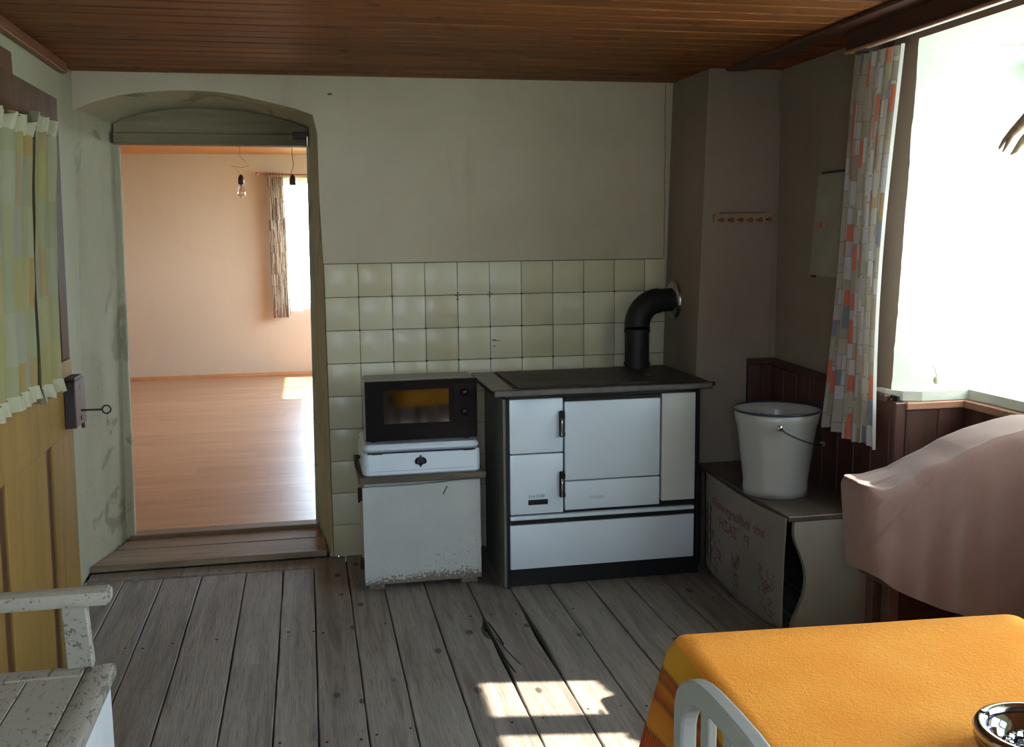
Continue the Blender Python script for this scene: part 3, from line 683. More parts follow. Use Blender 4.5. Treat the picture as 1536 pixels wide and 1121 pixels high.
# wainscot: panelling of vertical boards with a cap rail
wn = struct('trim_5', MB().box(1.84, 1.972, -0.432, -0.422, 0.44, 0.885).box(1.962, 1.972, -1.41, -0.432, 0.0, 0.885).box(1.985, 2.238, -1.412, -1.402, 0.0, 0.84).box(2.235, 2.245, -2.70, -1.412, 0.0, 0.84), 'subfloor', 'dark red-brown wooden panelling behind the bench and under the window', 'panelling')
x = 1.842
for w in (0.06, 0.056): obj('panel_board', MB().box(x, x+w, -0.446, -0.432, 0.45, 0.885, 0.002), 'wainscot', wn); x += w+0.003
y = -0.447
while y > -1.38:
    w = 0.118; obj('panel_board', MB().box(1.948, 1.962, max(y-w, -1.412), y-0.002, 0.02, 0.875, 0.003), 'wainscot', wn); y -= w
for a, b in ((1.99, 2.115), (2.118, 2.236)): obj('panel_board', MB().box(a, b, -1.426, -1.412, 0.02, 0.838, 0.003), 'wainscot', wn)
y = -1.43
while y > -2.6:
    obj('panel_board', MB().box(2.221, 2.235, y-0.122, y-0.002, 0.02, 0.838, 0.003), 'wainscot', wn); y -= 0.124
obj('cap_rail', MB().box(1.836, 1.972, -0.462, -0.424, 0.885, 0.912, 0.004), 'wainscot', wn)
obj('cap_rail', MB().hexa([(1.935,-1.37,0.862), (1.972,-1.37,0.862), (1.972,-0.462,0.884), (1.935,-0.462,0.884), (1.935,-1.37,0.886), (1.972,-1.37,0.886), (1.972,-0.462,0.91), (1.935,-0.462,0.91)], 0.003), 'wainscot', wn)
obj('cap_rail', MB().box(1.985, 2.235, -1.436, -1.40, 0.838, 0.866, 0.004), 'caprail', wn, label='lighter cap rail under the window sill')
obj('cap_rail', MB().hexa([(2.208,-2.70,0.838), (2.245,-2.70,0.838), (2.245,-1.436,0.838), (2.208,-1.436,0.838), (2.208,-2.70,0.866), (2.245,-2.70,0.866), (2.245,-1.436,0.866), (2.208,-1.436,0.866)], 0.003), 'caprail', wn)
obj('corner_post', MB().box(1.944, 1.987, -1.428, -1.395, 0.0, 0.866, 0.004), 'wainscot', wn)

# pelmet board
pm = MB().box(1.795, 1.815, -4.4, -1.27, 2.088, 2.164, 0.003).box(1.815, 1.973, -1.29, -1.27, 2.088, 2.164, 0.002)
pel = struct('trim_6', pm, 'dkbeam', 'dark brown pelmet board under the ceiling above the window', 'pelmet')
obj('bead', MB().box(1.788, 1.80, -4.4, -1.27, 2.080, 2.090, 0.003), 'caprail', pel)
obj('ceiling_batten', MB().box(1.70, 1.795, -4.4, -0.46, 2.15, 2.1645, 0.003), 'dkbeam', pel)

# ---- far room
struct('wall_far', MB().box(-3.2, -0.33, 6.10, 6.35, 0.0, 2.4).box(0.62, 2.2, 6.10, 6.35, 0, 2.4).box(-0.33, 0.62, 6.10, 6.35, 0, 0.74).box(-0.33, 0.62, 6.10, 6.35, 2.08, 2.4), 'far_wall', 'peach lit end wall of the empty room with a bright window', 'wall')
struct('wall_far_left', MB().box(-3.2, -3.0, 0.45, 6.35, 0, 2.4), 'far_wall', 'left wall of the empty far room', 'wall')
struct('wall_far_right', MB().box(1.75, 2.0, 0.45, 3.1, 0, 2.4).box(1.75, 2.0, 3.1, 4.05, 2.12, 2.4).box(1.75, 2.0, 5.55, 6.35, 0, 2.4).box(1.75, 2.0, 3.1, 5.55, 0, 0.8).box(1.75, 2.0, 4.05, 5.55, 2.29, 2.4), 'far_wall', 'right wall of the empty far room', 'wall')
struct('ceiling_far', MB().box(-3.2, 2.0, 0.45, 6.35, 2.315, 2.42), 'farceil', 'orange pine ceiling of the far room', 'ceiling')
struct('baseboard_far', MB().box(-3.0, 1.75, 6.082, 6.10, 0.05, 0.085, 0.002), 'farceil', 'low wooden skirting along the far peach wall', 'skirting')
window('window_3', 6.22, 6.26, (-0.33, 0.62), 0.74, 2.08, (), 'bright window in the far room beyond the doorway', [(0.12, 0.18)], 'y')
window('window_4', 1.92, 1.96, (3.1, 5.55), 0.8, 2.32, (), 'side window of the far room', [(4.05, 4.08), (4.80, 4.83)])
# outside ground
g = tag(obj('grass', MB().box(2.9, 30, -25, 25, -1.1, -1.0).box(-30, 2.9, 6.7, 35, -1.1, -1.0).box(-30, 2.9, -25, -5.6, -1.1, -1.0), 'grass'), 'green meadow outside the windows', 'grass', None, 'stuff')

# ================================================================== LEFT: door, curtains, lock
XD = lambda z: -0.888+0.036*z/1.93       # face of the leaning leaf
def leafbox(y0, y1, z0, z1, d0=-0.035, d1=0.0, bev=0.002):
    return MB().hexa([(XD(z0)+d0,y0,z0), (XD(z0)+d1,y0,z0), (XD(z0)+d1,y1,z0), (XD(z0)+d0,y1,z0), (XD(z1)+d0,y0,z1), (XD(z1)+d1,y0,z1), (XD(z1)+d1,y1,z1), (XD(z1)+d0,y1,z1)], bev)
door = thing('door_1', 'ochre yellow plank door with curtained upper half standing against the left wall', 'door', (-0.9,-1.5,0)); door['kind'] = 'structure'
obj('upper_stile', leafbox(-1.10, -1.0, 1.076, 1.925), 'dkdoor', door)
obj('upper_stile', leafbox(-2.30, -2.20, 1.076, 1.925), 'dkdoor', door)
obj('top_rail', leafbox(-2.20, -1.10, 1.80, 1.925), 'dkdoor', door)
obj('middle_rail', leafbox(-2.30, -1.0, 0.835, 1.075, -0.035, 0.004), 'ochre', door)
obj('glass_panel', leafbox(-2.20, -1.10, 1.076, 1.80, -0.022, -0.016), 'mwglass', door)
obj('lower_board', leafbox(-1.30, -1.0, 0.02, 0.834), 'ochre', door)
obj('lower_board', leafbox(-1.80, -1.375, 0.02, 0.834), 'ochre', door)
obj('lower_board', leafbox(-2.30, -1.87, 0.02, 0.834), 'ochre', door)
obj('groove', leafbox(-1.376, -1.299, 0.02, 0.834, -0.035, -0.008, 0.0), 'groove', door, label='sunken red-brown strip between the ochre boards')
obj('groove', leafbox(-1.871, -1.799, 0.02, 0.834, -0.035, -0.008, 0.0), 'groove', door)
obj('frame_head', MB().box(-0.985, -0.868, -2.4, -1.44, 1.928, 1.995, 0.004), 'dkdoor', door)
obj('frame_post', MB().box(-0.99, -0.93, -2.4, -2.31, 0.0, 1.927, 0.004), 'dkdoor', door)
lk = obj('lock_box', leafbox(-1.135, -0.985, 0.855, 1.01, 0.004, 0.04, 0.003), 'iron', door, label='rusty dark iron lock box')
obj('latch', MB().box(-0.862, -0.83, -1.13, -1.02, 1.012, 1.022, 0.002).tube([(-0.84,-1.0,0.86), (-0.84,-1.0,0.835)], 0.006, 8), 'iron', lk)
obj('bolt_head', MB().lathe([(0,0.004), (0.008,0.003), (0.009,0)], (-0.832,-1.06,0.985), 10, 'x').lathe([(0,0.004), (0.008,0.003), (0.009,0)], (-0.832,-1.06,0.88), 10, 'x'), 'iron', lk)
ky = thing('door_key', 'old iron key with ring bow sticking out of the lock of the yellow door', 'key', (-0.84,-1.06,0.90))
obj('shank', MB().tube([(-0.845,-1.06,0.905), (-0.765,-1.055,0.903)], 0.0035, 8), 'iron', ky)
obj('bow', tubeloop((-0.752,-1.055,0.903), 0.0135, 0.0028, 'y'), 'iron', ky, True)
obj('tag_string', MB().tube([(-0.75,-1.055,0.889), (-0.752,-1.055,0.87), (-0.747,-1.055,0.858)], 0.001, 5), 'cable', ky)

def curtain_on_door(name, ya, yb, zt, zb, label, sd):
    t = thing(name, label, 'curtain', (-0.85,(ya+yb)/2,zb), 'gathered curtains on the yellow door')
    L = abs(yb-ya)*1.5
    def fn(u, v):
        z = zb+(zt-zb)*v; yy = ya+(yb-ya)*u + 0.10*0*v
        f = math.sin(u*PI*2*5+sd)*0.009+math.sin(u*PI*2*2.3+sd*2)*0.008
        yt = yy+(v*0.09 if name else 0)
        return (XD(z)+0.028+f*(0.7+0.3*math.cos(v*6))+0.004*nz(u*6, v*4, sd), yt, z)
    obj('cloth', MB().grid(fn, 70, 24, lambda u, v: (u*L+sd, v*(zt-zb)+sd)), 'door_curtain', t, True)
    def ru(u, v):
        z = zt-0.004+0.045*v; b = fn(u, 1)
        return (b[0]+0.012*math.sin(u*PI*2*14+sd)*(0.2+v), b[1]+v*0.006*math.sin(u*40), z+0.006*math.sin(u*PI*2*7)*v)
    obj('ruffle', MB().grid(ru, 110, 4), 'ruffle', t, True, label='gathered cream heading')
    def rb(u, v):
        b = fn(u, 0)
        return (b[0]+0.010*math.sin(u*PI*2*16+sd)*v+0.004, b[1]-v*0.004, zb+0.003-0.042*v-0.004*math.sin(u*30)*v)
    obj('ruffle', MB().grid(rb, 110, 4), 'ruffle', t, True)
curtain_on_door('door_curtain', -1.56, -1.27, 1.785, 1.045, 'pale pastel gathered curtain panel nearer the lock of the yellow door', 1.0)
curtain_on_door('door_curtain', -2.05, -1.57, 1.76, 1.06, 'pale pastel gathered curtain panel cut by the left picture edge on the yellow door', 2.3)

# ================================================================== LEFT FRONT: painted bench with armrest
bn = thing('wooden_bench', 'cream painted bench with chipped paint and an armrest in front of the yellow door', 'bench', (-0.78,-2.9,0))
for a, b in ((-0.985,-0.872), (-0.869,-0.752), (-0.749,-0.632)):
    obj('seat_board', MB().box(a, b, -3.9, -2.185, 0.425, 0.45, 0.002), 'chip_bench', bn)
obj('seat_end_board', MB().box(-0.985, -0.632, -2.182, -2.125, 0.425, 0.451, 0.003), 'chip_bench', bn)
obj('seat_edge', MB().box(-0.630, -0.565, -3.9, -2.12, 0.415, 0.452, 0.008, 2), 'chip_bench', bn, 'auto')
obj('side_panel', MB().box(-0.598, -0.578, -3.88, -2.14, 0.02, 0.414, 0.002), 'bench_side', bn, label='white painted front panel catching the window light')
obj('end_panel', MB().box(-0.98, -0.599, -2.16, -2.14, 0.02, 0.424, 0.002), 'bench_side', bn)
obj('foot', MB().box(-0.64, -0.59, -2.2, -2.15, 0.0, 0.02), 'bench_side', bn)
obj('foot', MB().box(-0.98, -0.93, -2.2, -2.15, 0.0, 0.02), 'bench_side', bn)
obj('foot', MB().box(-0.64, -0.59, -3.86, -3.8, 0.0, 0.02), 'bench_side', bn)
obj('foot', MB().box(-0.98, -0.93, -3.86, -3.8, 0.0, 0.02), 'bench_side', bn)
ar = MB()
pr = [(-2.155,0.608), (-2.158,0.622), (-2.15,0.638), (-2.135,0.643), (-2.11,0.643), (-2.098,0.636), (-2.095,0.622), (-2.10,0.608)]
ar.prism(pr, 0, -1.02, -0.572); ar.prism([(-2.126+(y+2.126)*.8, 0.625+(z-.625)*.8) for y, z in pr], 0, -0.574, -0.566)
obj('armrest', ar, 'chip_bench', bn, 'auto')
obj('arm_post', MB().hexa([(-0.672,-2.145,0.451), (-0.612,-2.145,0.451), (-0.612,-2.115,0.451), (-0.672,-2.115,0.451), (-0.678,-2.14,0.608), (-0.622,-2.14,0.608), (-0.622,-2.11,0.608), (-0.678,-2.11,0.608)], 0.003), 'chip_bench', bn)

# ================================================================== CABINET, BREAD BOX, MICROWAVE
cb_ = thing('bedside_cabinet', 'low white cabinet with flaking paint and brown top left of the stove', 'cabinet', (0.36,-0.32,0))
obj('body', MB().box(0.122, 0.600, -0.505, -0.10, 0.03, 0.468, 0.004), 'chip_white', cb_)
dp = MB(); fr = []
nx = 16
low = [(0.115+0.49*k/nx, 0.03+0.006*abs(nz(k*1.7))) for k in range(nx+1)]
up = [(0.605-0.49*k/nx, 0.447+0.012*math.exp(-((0.605-0.49*k/nx-0.56)/0.14)**2)+0.002*nz(k*2.1)) for k in range(nx+1)]
dp.prism(low+up, 1, -0.526, -0.507)
obj('door', dp, 'chip_white', cb_, label='flaking white front with an uneven top edge')
obj('top', MB().hexa([(0.100,-0.555,0.468), (0.625,-0.555,0.468), (0.625,-0.08,0.468), (0.100,-0.08,0.468), (0.098,-0.557,0.494), (0.627,-0.557,0.494), (0.625,-0.08,0.494), (0.10,-0.08,0.494)], 0.004), 'oldwood', cb_)
for x0, x1 in ((0.13,0.20), (0.52,0.592)):
    obj('foot', MB().box(x0, x1, -0.50, -0.44, 0.0, 0.03, 0.003), 'chip_white', cb_); obj('foot', MB().box(x0, x1, -0.18, -0.12, 0.0, 0.03, 0.003), 'chip_white', cb_)
obj('hinge', MB().box(0.104, 0.12, -0.40, -0.36, 0.36, 0.41, 0.002).tube([(0.106,-0.40,0.355), (0.106,-0.40,0.415)], 0.005, 8), 'iron', cb_)
obj('hinge', MB().box(0.104, 0.12, -0.40, -0.36, 0.06, 0.10, 0.002), 'iron', cb_)
HOOK = (MB().tube([(0.113,-0.42,0.56), (0.098,-0.43,0.545), (0.095,-0.44,0.52), (0.108,-0.45,0.495)], 0.005, 8).lathe([(0,0.004), (0.010,0.003), (0.011,0)], (0.105,-0.42,0.555), 10, 'y'))
obj('label_tag', MB().hexa([(0.445,-0.5275,0.402), (0.449,-0.5275,0.400), (0.449,-0.526,0.400), (0.445,-0.526,0.402), (0.463,-0.5275,0.436), (0.467,-0.5275,0.434), (0.467,-0.526,0.434), (0.463,-0.526,0.436)]), 'iron', cb_)

bb = thing('bread_box', 'white enamel bread box with a dark emblem under the microwave', 'bread box', (0.36,-0.33,0.494))
def rbox(x0, x1, y0, y1, z0, z1, r, seg=5):
    pts = []
    for cx_, cy_, a0 in ((x1-r,y1-r,0), (x0+r,y1-r,PI/2), (x0+r,y0+r,PI), (x1-r,y0+r,1.5*PI)):
        for k in range(seg+1):
            a = a0+PI/2*k/seg; pts.append((cx_+r*math.cos(a), cy_+r*math.sin(a)))
    return pts
def rprism(x0, x1, y0, y1, z0, z1, r, inset=0.006):
    m = MB(); P0 = rbox(x0, x1, y0, y1, 0, 0, r); Pi = rbox(x0+inset, x1-inset, y0+inset, y1-inset, 0, 0, max(r-inset, 0.003)); n_ = len(P0)
    vs = [(x, y, z0) for x, y in Pi]+[(x, y, z0+inset) for x, y in P0]+[(x, y, z1-inset) for x, y in P0]+[(x, y, z1) for x, y in Pi]
    fs = [[L*n_+k, L*n_+(k+1) % n_, (L+1)*n_+(k+1) % n_, (L+1)*n_+k] for L in range(3) for k in range(n_)]
    fs += [list(range(n_))[::-1], [3*n_+k for k in range(n_)]]
    return m.add(vs, fs)
obj('box_body', rprism(0.118, 0.608, -0.535, -0.16, 0.494, 0.588, 0.03), 'enamel', bb, 'auto')
obj('lid', rprism(0.122, 0.604, -0.531, -0.16, 0.590, 0.622, 0.03, 0.012), 'enamel', bb, 'auto')
obj('seam', MB().box(0.14, 0.586, -0.532, -0.17, 0.586, 0.5915), 'bluerim', bb)
obj('lid_clip', MB().box(0.155, 0.20, -0.5375, -0.53, 0.5845, 0.589, 0.001), 'iron', bb)
obj('lid_clip', MB().box(0.535, 0.575, -0.5375, -0.53, 0.5845, 0.589, 0.001), 'iron', bb)
obj('lower_line', MB().box(0.15, 0.58, -0.5357, -0.53, 0.5125, 0.514), 'faintink', bb)
obj('side_catch', HOOK, 'iron', bb)
em = MB(); cxe, cze = 0.356, 0.551
for k in range(9):
    a = -0.35+(PI+0.7)*k/8; em.lathe([(0,0.0), (0.0085,0.0), (0.009,0.003)], (cxe+0.0165*math.cos(a), -0.5385, cze-0.002+0.011*math.sin(a)), 8, 'y')
em.lathe([(0,0), (0.017,0.0), (0.018,0.003)], (cxe, -0.539, cze-0.002), 12, 'y')
em.add([(cxe-0.007,-0.539,cze-0.008), (cxe+0.007,-0.539,cze-0.008), (cxe+0.002,-0.539,cze-0.026), (cxe-0.003,-0.539,cze-0.026)], [[0,1,2,3]])
em.lathe([(0,0), (0.004,0.0), (0.0045,0.003)], (cxe, -0.539, cze+0.02), 8, 'y')
obj('emblem', em, 'bluerim', bb, label='dark rosette emblem')

mw = thing('microwave_oven', 'black-fronted microwave oven standing on the white bread box', 'microwave', (0.37,-0.32,0.624))
obj('case', MB().box(0.140, 0.596, -0.495, -0.30, 0.640, 0.884, 0.006), 'mwbody', mw)
f = MB().box(0.137, 0.599, -0.513, -0.495, 0.636, 0.705).box(0.137, 0.599, -0.513, -0.495, 0.845, 0.884).box(0.137, 0.212, -0.513, -0.495, 0.705, 0.845).box(0.482, 0.599, -0.513, -0.495, 0.705, 0.845)
obj('door', f, 'mwblack', mw, label='glossy black door surround')
obj('door_window', MB().box(0.212, 0.482, -0.509, -0.505, 0.705, 0.845), 'mwglass', mw)
obj('inner_liner', MB().box(0.212, 0.482, -0.503, -0.4955, 0.705, 0.845), 'mwpanel', mw)
obj('control_panel', MB().box(0.500, 0.592, -0.5155, -0.512, 0.70, 0.865, 0.001), 'mwpanel', mw, label='dark control panel')
kb = MB()
for z in (0.825, 0.745): obj('knob', MB().lathe([(0,0.0), (0.013,0.0), (0.015,0.004), (0.016,0.010)], (0.545,-0.5255,z), 20, 'y'), 'mwblack', mw, True)
for x, y in ((0.17,-0.46), (0.56,-0.46), (0.17,-0.33), (0.56,-0.33)): obj('foot', MB().lathe([(0,0.624), (0.014,0.624), (0.014,0.641), (0,0.641)], (x,y,0), 12), 'black', mw)

# ================================================================== STOVE
st = thing('kitchen_range', 'white enamel solid-fuel kitchen range with dark iron hob against the tiled wall', 'stove', (1.11,-0.35,0))
FY = -0.62
obj('carcass', MB().box(0.702, 1.532, -0.598, -0.10, 0.0, 0.828).box(0.72, 1.515, -0.56, -0.55, 0.0, 0.08), 'black', st)
obj('side_panel', MB().box(0.688, 0.703, -0.612, -0.205, 0.002, 0.805, 0.002), 'side_shade', st, label='white enamel side panel, its shade put into a grey colour')
obj('side_panel', MB().box(1.531, 1.545, -0.612, -0.12, 0.002, 0.825, 0.002), 'black', st)
obj('front_post', MB().box(0.700, 0.711, -0.618, -0.598, 0.0, 0.805, 0.001), 'black', st)
pan = lambda n, x0, x1, z0, z1, lab=None, m='enamel': obj(n, MB().box(x0, x1, FY-0.004, FY+0.022, z0, z1, 0.003, 2), m, st, 'auto', label=lab)
d1 = pan('fire_door', 0.714, 0.939, 0.576, 0.802)
d2 = pan('ash_door', 0.714, 0.939, 0.318, 0.570)
d3 = pan('oven_door', 0.948, 1.362, 0.452, 0.785)
d4 = pan('drawer', 0.948, 1.362, 0.325, 0.446)
d5 = pan('side_door', 1.371, 1.520, 0.338, 0.802, 'tall narrow cream panel at the right', 'enamel_old')
pan('rail', 0.714, 1.520, 0.293, 0.309)
obj('rail_dark_lip', MB().box(0.712, 1.521, FY-0.001, FY+0.02, 0.275, 0.2925, 0.001), 'black', st)  # narrow black lip below the rail
pan('bottom_drawer', 0.712, 1.519, 0.083, 0.272)
obj('oven_top_gap', MB().box(0.95, 1.362, FY-0.002, FY+0.01, 0.787, 0.800, 0.001), 'black', st)
for z, dd in ((0.695, d1), (0.439, d2)):
    hd = obj('handle', MB().box(0.921, 0.944, FY-0.018, FY-0.004, z-0.055, z+0.055, 0.004).box(0.927, 0.942, FY-0.034, FY-0.018, z+0.025, z+0.052, 0.004).box(0.927, 0.942, FY-0.034, FY-0.018, z-0.052, z-0.03, 0.004), 'black', dd, label='black latch handle')
    hb = MB().tube([(0.926,FY-0.036,z-0.045), (0.926,FY-0.042,z-0.02), (0.926,FY-0.042,z+0.01), (0.927,FY-0.036,z+0.03)], 0.0035, 8)
    obj('grip', hb, 'chrome', dd, True)
# badge and lettering
tx = text_mb('TI 4 CI 00', 0.021, lambda u, v, w: (0.789+u*0.80, FY-0.0048-w, 0.385+v*0.9+u*0.03))
obj('lettering', tx, 'blueink', d2, label='small blue-grey letters above the black badge')
obj('badge', MB().box(0.789, 0.873, FY-0.0065, FY-0.004, 0.357, 0.379, 0.001), 'black', d2)
tx = text_mb('STUDIO', 0.018, lambda u, v, w: (1.052+u, FY-0.0046-w, 0.368+v)); obj('lettering', tx, 'faintink', d4, label='worn faint lettering')
# hob
hob = MB().box(0.640, 1.568, -0.690, -0.668, 0.826, 0.853, 0.004)
obj('hob_rail', hob, 'dksteel', st, label='worn steel front edge of the hob')
obj('hob_frame', MB().box(0.640, 1.568, -0.670, -0.115, 0.826, 0.851, 0.003), 'castiron', st, label='dark hob surround')
obj('hob_side', MB().hexa([(0.632,-0.688,0.8515), (0.725,-0.688,0.8515), (0.735,-0.13,0.8515), (0.632,-0.16,0.8515), (0.640,-0.685,0.8545), (0.718,-0.670,0.8545), (0.730,-0.14,0.8545), (0.640,-0.16,0.8545)]), 'dksteel', st)
pl = obj('hob_plate', MB().box(0.742, 1.30, -0.655, -0.17, 0.8515, 0.860, 0.003), 'castiron', st, label='rusty brown cooking plate')
rg = MB()
for cx_, rr in ((0.90,0.10), (1.13,0.11)):
    for q in (rr, rr*0.65, rr*0.3): rg.lathe([(q,0.8602), (q+0.001,0.8612), (q+0.004,0.8612), (q+0.005,0.8602)], (cx_,-0.41,0), 36)
obj('ring_plate', rg, 'castiron', pl, True)
obj('hob_plate', MB().box(1.304, 1.555, -0.655, -0.13, 0.8515, 0.857, 0.003), 'castiron', st)
obj('lid_knob', MB().lathe([(0,0.868), (0.018,0.867), (0.022,0.862), (0.022,0.857)], (1.375,-0.44,0), 16), 'black', st, True)
obj('towel_rail_knob', MB().lathe([(0,0.02), (0.008,0.018), (0.009,0.0)], (1.566,-0.672,0.842), 12, 'x'), 'iron', st)
# stove pipe
pp = thing('stove_pipe', 'black stovepipe bending from the range into the chimney', 'stovepipe', (1.405,-0.185,0.857))
path = [(1.405,-0.185,0.857), (1.405,-0.185,0.95), (1.405,-0.185,1.035)]
cx_, cz_ = 1.405+0.12, 1.035
for k in range(1, 9):
    a = PI-PI/2*k/8; path.append((cx_+0.12*math.cos(a), -0.185+0.05*k/8, cz_+0.125*math.sin(a)))
obj('elbow', MB().tube(path[2:], 0.058, 28), 'pipe', pp, 'auto')
obj('pipe', MB().tube(path[:3], 0.056, 28), 'pipe', pp, 'auto')
obj('pipe', MB().tube([(1.52,-0.136,1.160), (1.612,-0.12,1.163)], 0.054, 28), 'pipe', pp, 'auto')
for z in (0.87, 1.02): obj('seam_ring', MB().tube([(1.405,-0.185,z), (1.405,-0.185,z+0.012)], 0.0605, 28), 'pipe', pp, 'auto')
obj('wall_rosette', MB().lathe([(0.052,-0.022), (0.08,-0.02), (0.092,-0.008), (0.092,0.002), (0.05,0.002)], (1.613,-0.12,1.160), 36, 'x'), 'steel', pp, True, label='tarnished metal rosette around the pipe')

# ================================================================== CHIMNEY WALL: peg rail; right wall hatch
pg = thing('peg_rail', 'small pale wooden peg rail with six pegs on the chimney breast', 'peg rail', (1.80,-0.43,1.53))
pts = rbox(1.668, 1.934, 1.512, 1.552, 0, 0, 0.014)
obj('rail', MB().prism([(a, b) for a, b in pts], 1, -0.438, -0.421), 'pegwood', pg)
for k in range(6):
    x = 1.690+k*0.0445
    obj('peg', MB().lathe([(0.0045,0.0), (0.0045,-0.024), (0.009,-0.028), (0.010,-0.036), (0.006,-0.041), (0,-0.041)], (x,-0.438,1.524), 12, 'y'), 'trimred', pg, True)
obj('top_strip', MB().box(1.70, 1.91, -0.437, -0.423, 1.553, 1.557, 0.001), 'trimred', pg)
hx = thing('wall_hatch', 'cream painted hatch cover on the right wall partly behind the patterned curtain', 'hatch', (1.97,-0.95,1.5))
obj('panel', MB().hexa([(1.962,-1.12,1.29), (1.974,-1.12,1.29), (1.974,-0.74,1.29), (1.962,-0.74,1.29), (1.962,-1.12,1.70), (1.974,-1.12,1.70), (1.974,-0.795,1.695), (1.962,-0.795,1.695)], 0.002), 'hatch', hx)
obj('latch', MB().box(1.952, 1.963, -0.865, -0.80, 1.485, 1.508, 0.003), 'caprail', hx, label='tan latch')
obj('hinge', MB().box(1.956, 1.963, -0.80, -0.765, 1.284, 1.294, 0.001), 'iron', hx)
obj('hinge', MB().box(1.957, 1.963, -1.0, -0.83, 1.70, 1.706, 0.001), 'iron', hx)

# ================================================================== PATTERNED CURTAIN
ct = thing('patterned_curtain', 'long retro curtain printed with orange, grey and cream rectangles beside the window', 'curtain', (1.87,-1.25,0.7))
CL = 1.15
def cf(u, v):
    z = 0.700+(2.085-0.700)*v + (1-v)*0.02*(0.5-u) + (1-v)*0.010*math.sin(u*9)
    y0 = -1.03+(-1.215+1.03)*v**1.3; y1 = -1.385+(-1.455+1.385)*v
    amp = 0.036*(1-v)+0.024*v
    ph = u*PI*2*6.5
    y = y0+(y1-y0)*u + 0.010*math.sin(ph*1.0+1)
    x = 1.882+amp*0.9*math.sin(ph+0.5*math.sin(v*3))*(0.55+0.45*math.sin(u*5+1)) + 0.015*math.sin(v*4+u*3)
    return (x, y, z)
obj('cloth', MB().grid(cf, 170, 40, lambda u, v: (u*CL, v*1.37)), 'curtain', ct, True)
def ce_(u, v):
    b = cf(1, v); return (b[0]+0.008*u-0.003, b[1]-0.009*u, b[2])
obj('hem', MB().grid(ce_, 2, 30), 'net', ct, True, label='plain white side hem')
obj('curtain_rail', MB().box(1.855, 1.875, -2.6, -1.18, 2.10, 2.112, 0.002), 'winwhite', ct)
# net curtain close to the window glass
nc = thing('net_curtain', 'sheer white net curtain hanging against the window glass', 'net curtain', (2.40,-1.6,1.0))
obj('cloth', MB().grid(lambda u, v: (2.405+0.012*math.sin(u*60), -1.39-0.445*u, 0.93+1.1*v), 60, 6), 'net', nc, True)
obj('rod', MB().tube([(2.405,-1.37,2.035), (2.405,-1.87,2.035)], 0.005, 8), 'winwhite', nc)
cc = thing('cafe_curtain', 'white half-height net curtain across the lower window panes', 'net curtain', (2.42,-2.2,0.9))
obj('cloth', MB().grid(lambda u, v: (2.425+0.006*math.sin(u*90), -1.80-0.90*u, 0.915+(0.60+0.05*abs(math.sin(u*9.0))+0.02*math.sin(u*31))*v), 120, 4), 'net', cc, True)
obj('rod', MB().tube([(2.428,-1.80,1.50), (2.428,-2.70,1.50)], 0.004, 8), 'winwhite', cc)
# short lace valance with a scalloped edge along the window head
lv = thing('lace_valance', 'short lace valance along the head of the window', 'valance', (2.40,-2.2,1.9))
obj('cloth', MB().grid(lambda u, v: (2.412+0.008*math.sin(u*70), -1.85-0.85*u, 2.03-(0.035+0.018*abs(math.sin(u*26))+0.007*math.sin(u*90))*v), 160, 4), 'net', lv, True)
obj('rod', MB().tube([(2.412,-1.84,2.032), (2.412,-2.71,2.032)], 0.005, 8), 'winwhite', lv)

# ================================================================== CORNER BENCH UNDER THE BUCKET
cbn = thing('corner_bench', 'low bench with dark top and scalloped cream end panel under the bucket', 'bench', (1.77,-0.9,0))
obj('seat', MB().hexa([(1.592,-1.345,0.432), (1.945,-1.345,0.432), (1.945,-0.448,0.432), (1.592,-0.448,0.432), (1.588,-1.348,0.452), (1.945,-1.348,0.452), (1.945,-0.448,0.452), (1.588,-0.448,0.452)], 0.003), 'benchtop', cbn)
sc = []
for k in range(19):
    t = k/18; z = 0.43-0.43*t
    sc.append((1.615+0.052*math.sin(PI*min(1, max(0, (t-0.12)/0.80)))**1.3+0.0*t, z))
obj('end_panel', MB().prism(sc+[(1.943,0.0), (1.943,0.431)], 1, -1.343, -1.322), 'benchpanel', cbn, label='cream end panel with a scalloped edge')
obj('end_panel', MB().box(1.62, 1.943, -0.50, -0.48, 0.0, 0.431), 'benchpanel', cbn)
obj('inner_shelf', MB().box(1.70, 1.943, -1.32, -0.50, 0.12, 0.135), 'benchtop', cbn)
obj('back_post', MB().box(1.60, 1.63, -0.51, -0.482, 0.0, 0.431), 'benchtop', cbn)
# embroidered linen hanging in front
ln = thing('linen_hanging', 'creased linen cloth with faded red writing hanging from the bench front', 'cloth', (1.58,-0.95,0.45))
def lf(u, v):
    # u along the bench (0 far, 1 near), v 0 top .. 1 bottom
    y = -0.585-(1.345-0.585)*u - 0.05*v*(1-u) - 0.0*v
    sag = 0.012*math.sin(PI*u)
    z = 0.447-sag-(0.415+0.02*math.sin(u*PI))*v + 0.035*(1-u)**6*v*0.5
    x = 1.583-0.012*v-0.014*math.sin(PI*v)*math.sin(PI*u)+0.004*math.sin(u*17+v*3)*v
    return (x, y, z)
obj('cloth', MB().grid(lf, 40, 24), 'hanging', ln, True, solid=0.0015)
def ltext(u0, v0, sx_, sz_, sk=0.0):
    def g(u, v, w):
        uu = u0+u*sx_; vv = v0-v*sz_+u*sk
        p = lf(uu, vv); return (p[0]-0.0025-w, p[1], p[2])
    return g
for body, size, u0, v0, sk in (('adr indfongswelln', 0.066, 0.12, 0.26, 0.0), ('ZAZH', 0.075, 0.25, 0.42, 0.0), ('F!', 0.075, 0.58, 0.42, 0), ):
    obj('lettering', text_mb(body, size, ltext(u0, v0, 1.45 if size < .07 else 1.2, 2.0, sk), 0.0003, True), 'redink', ln, label='faded red stitched writing')
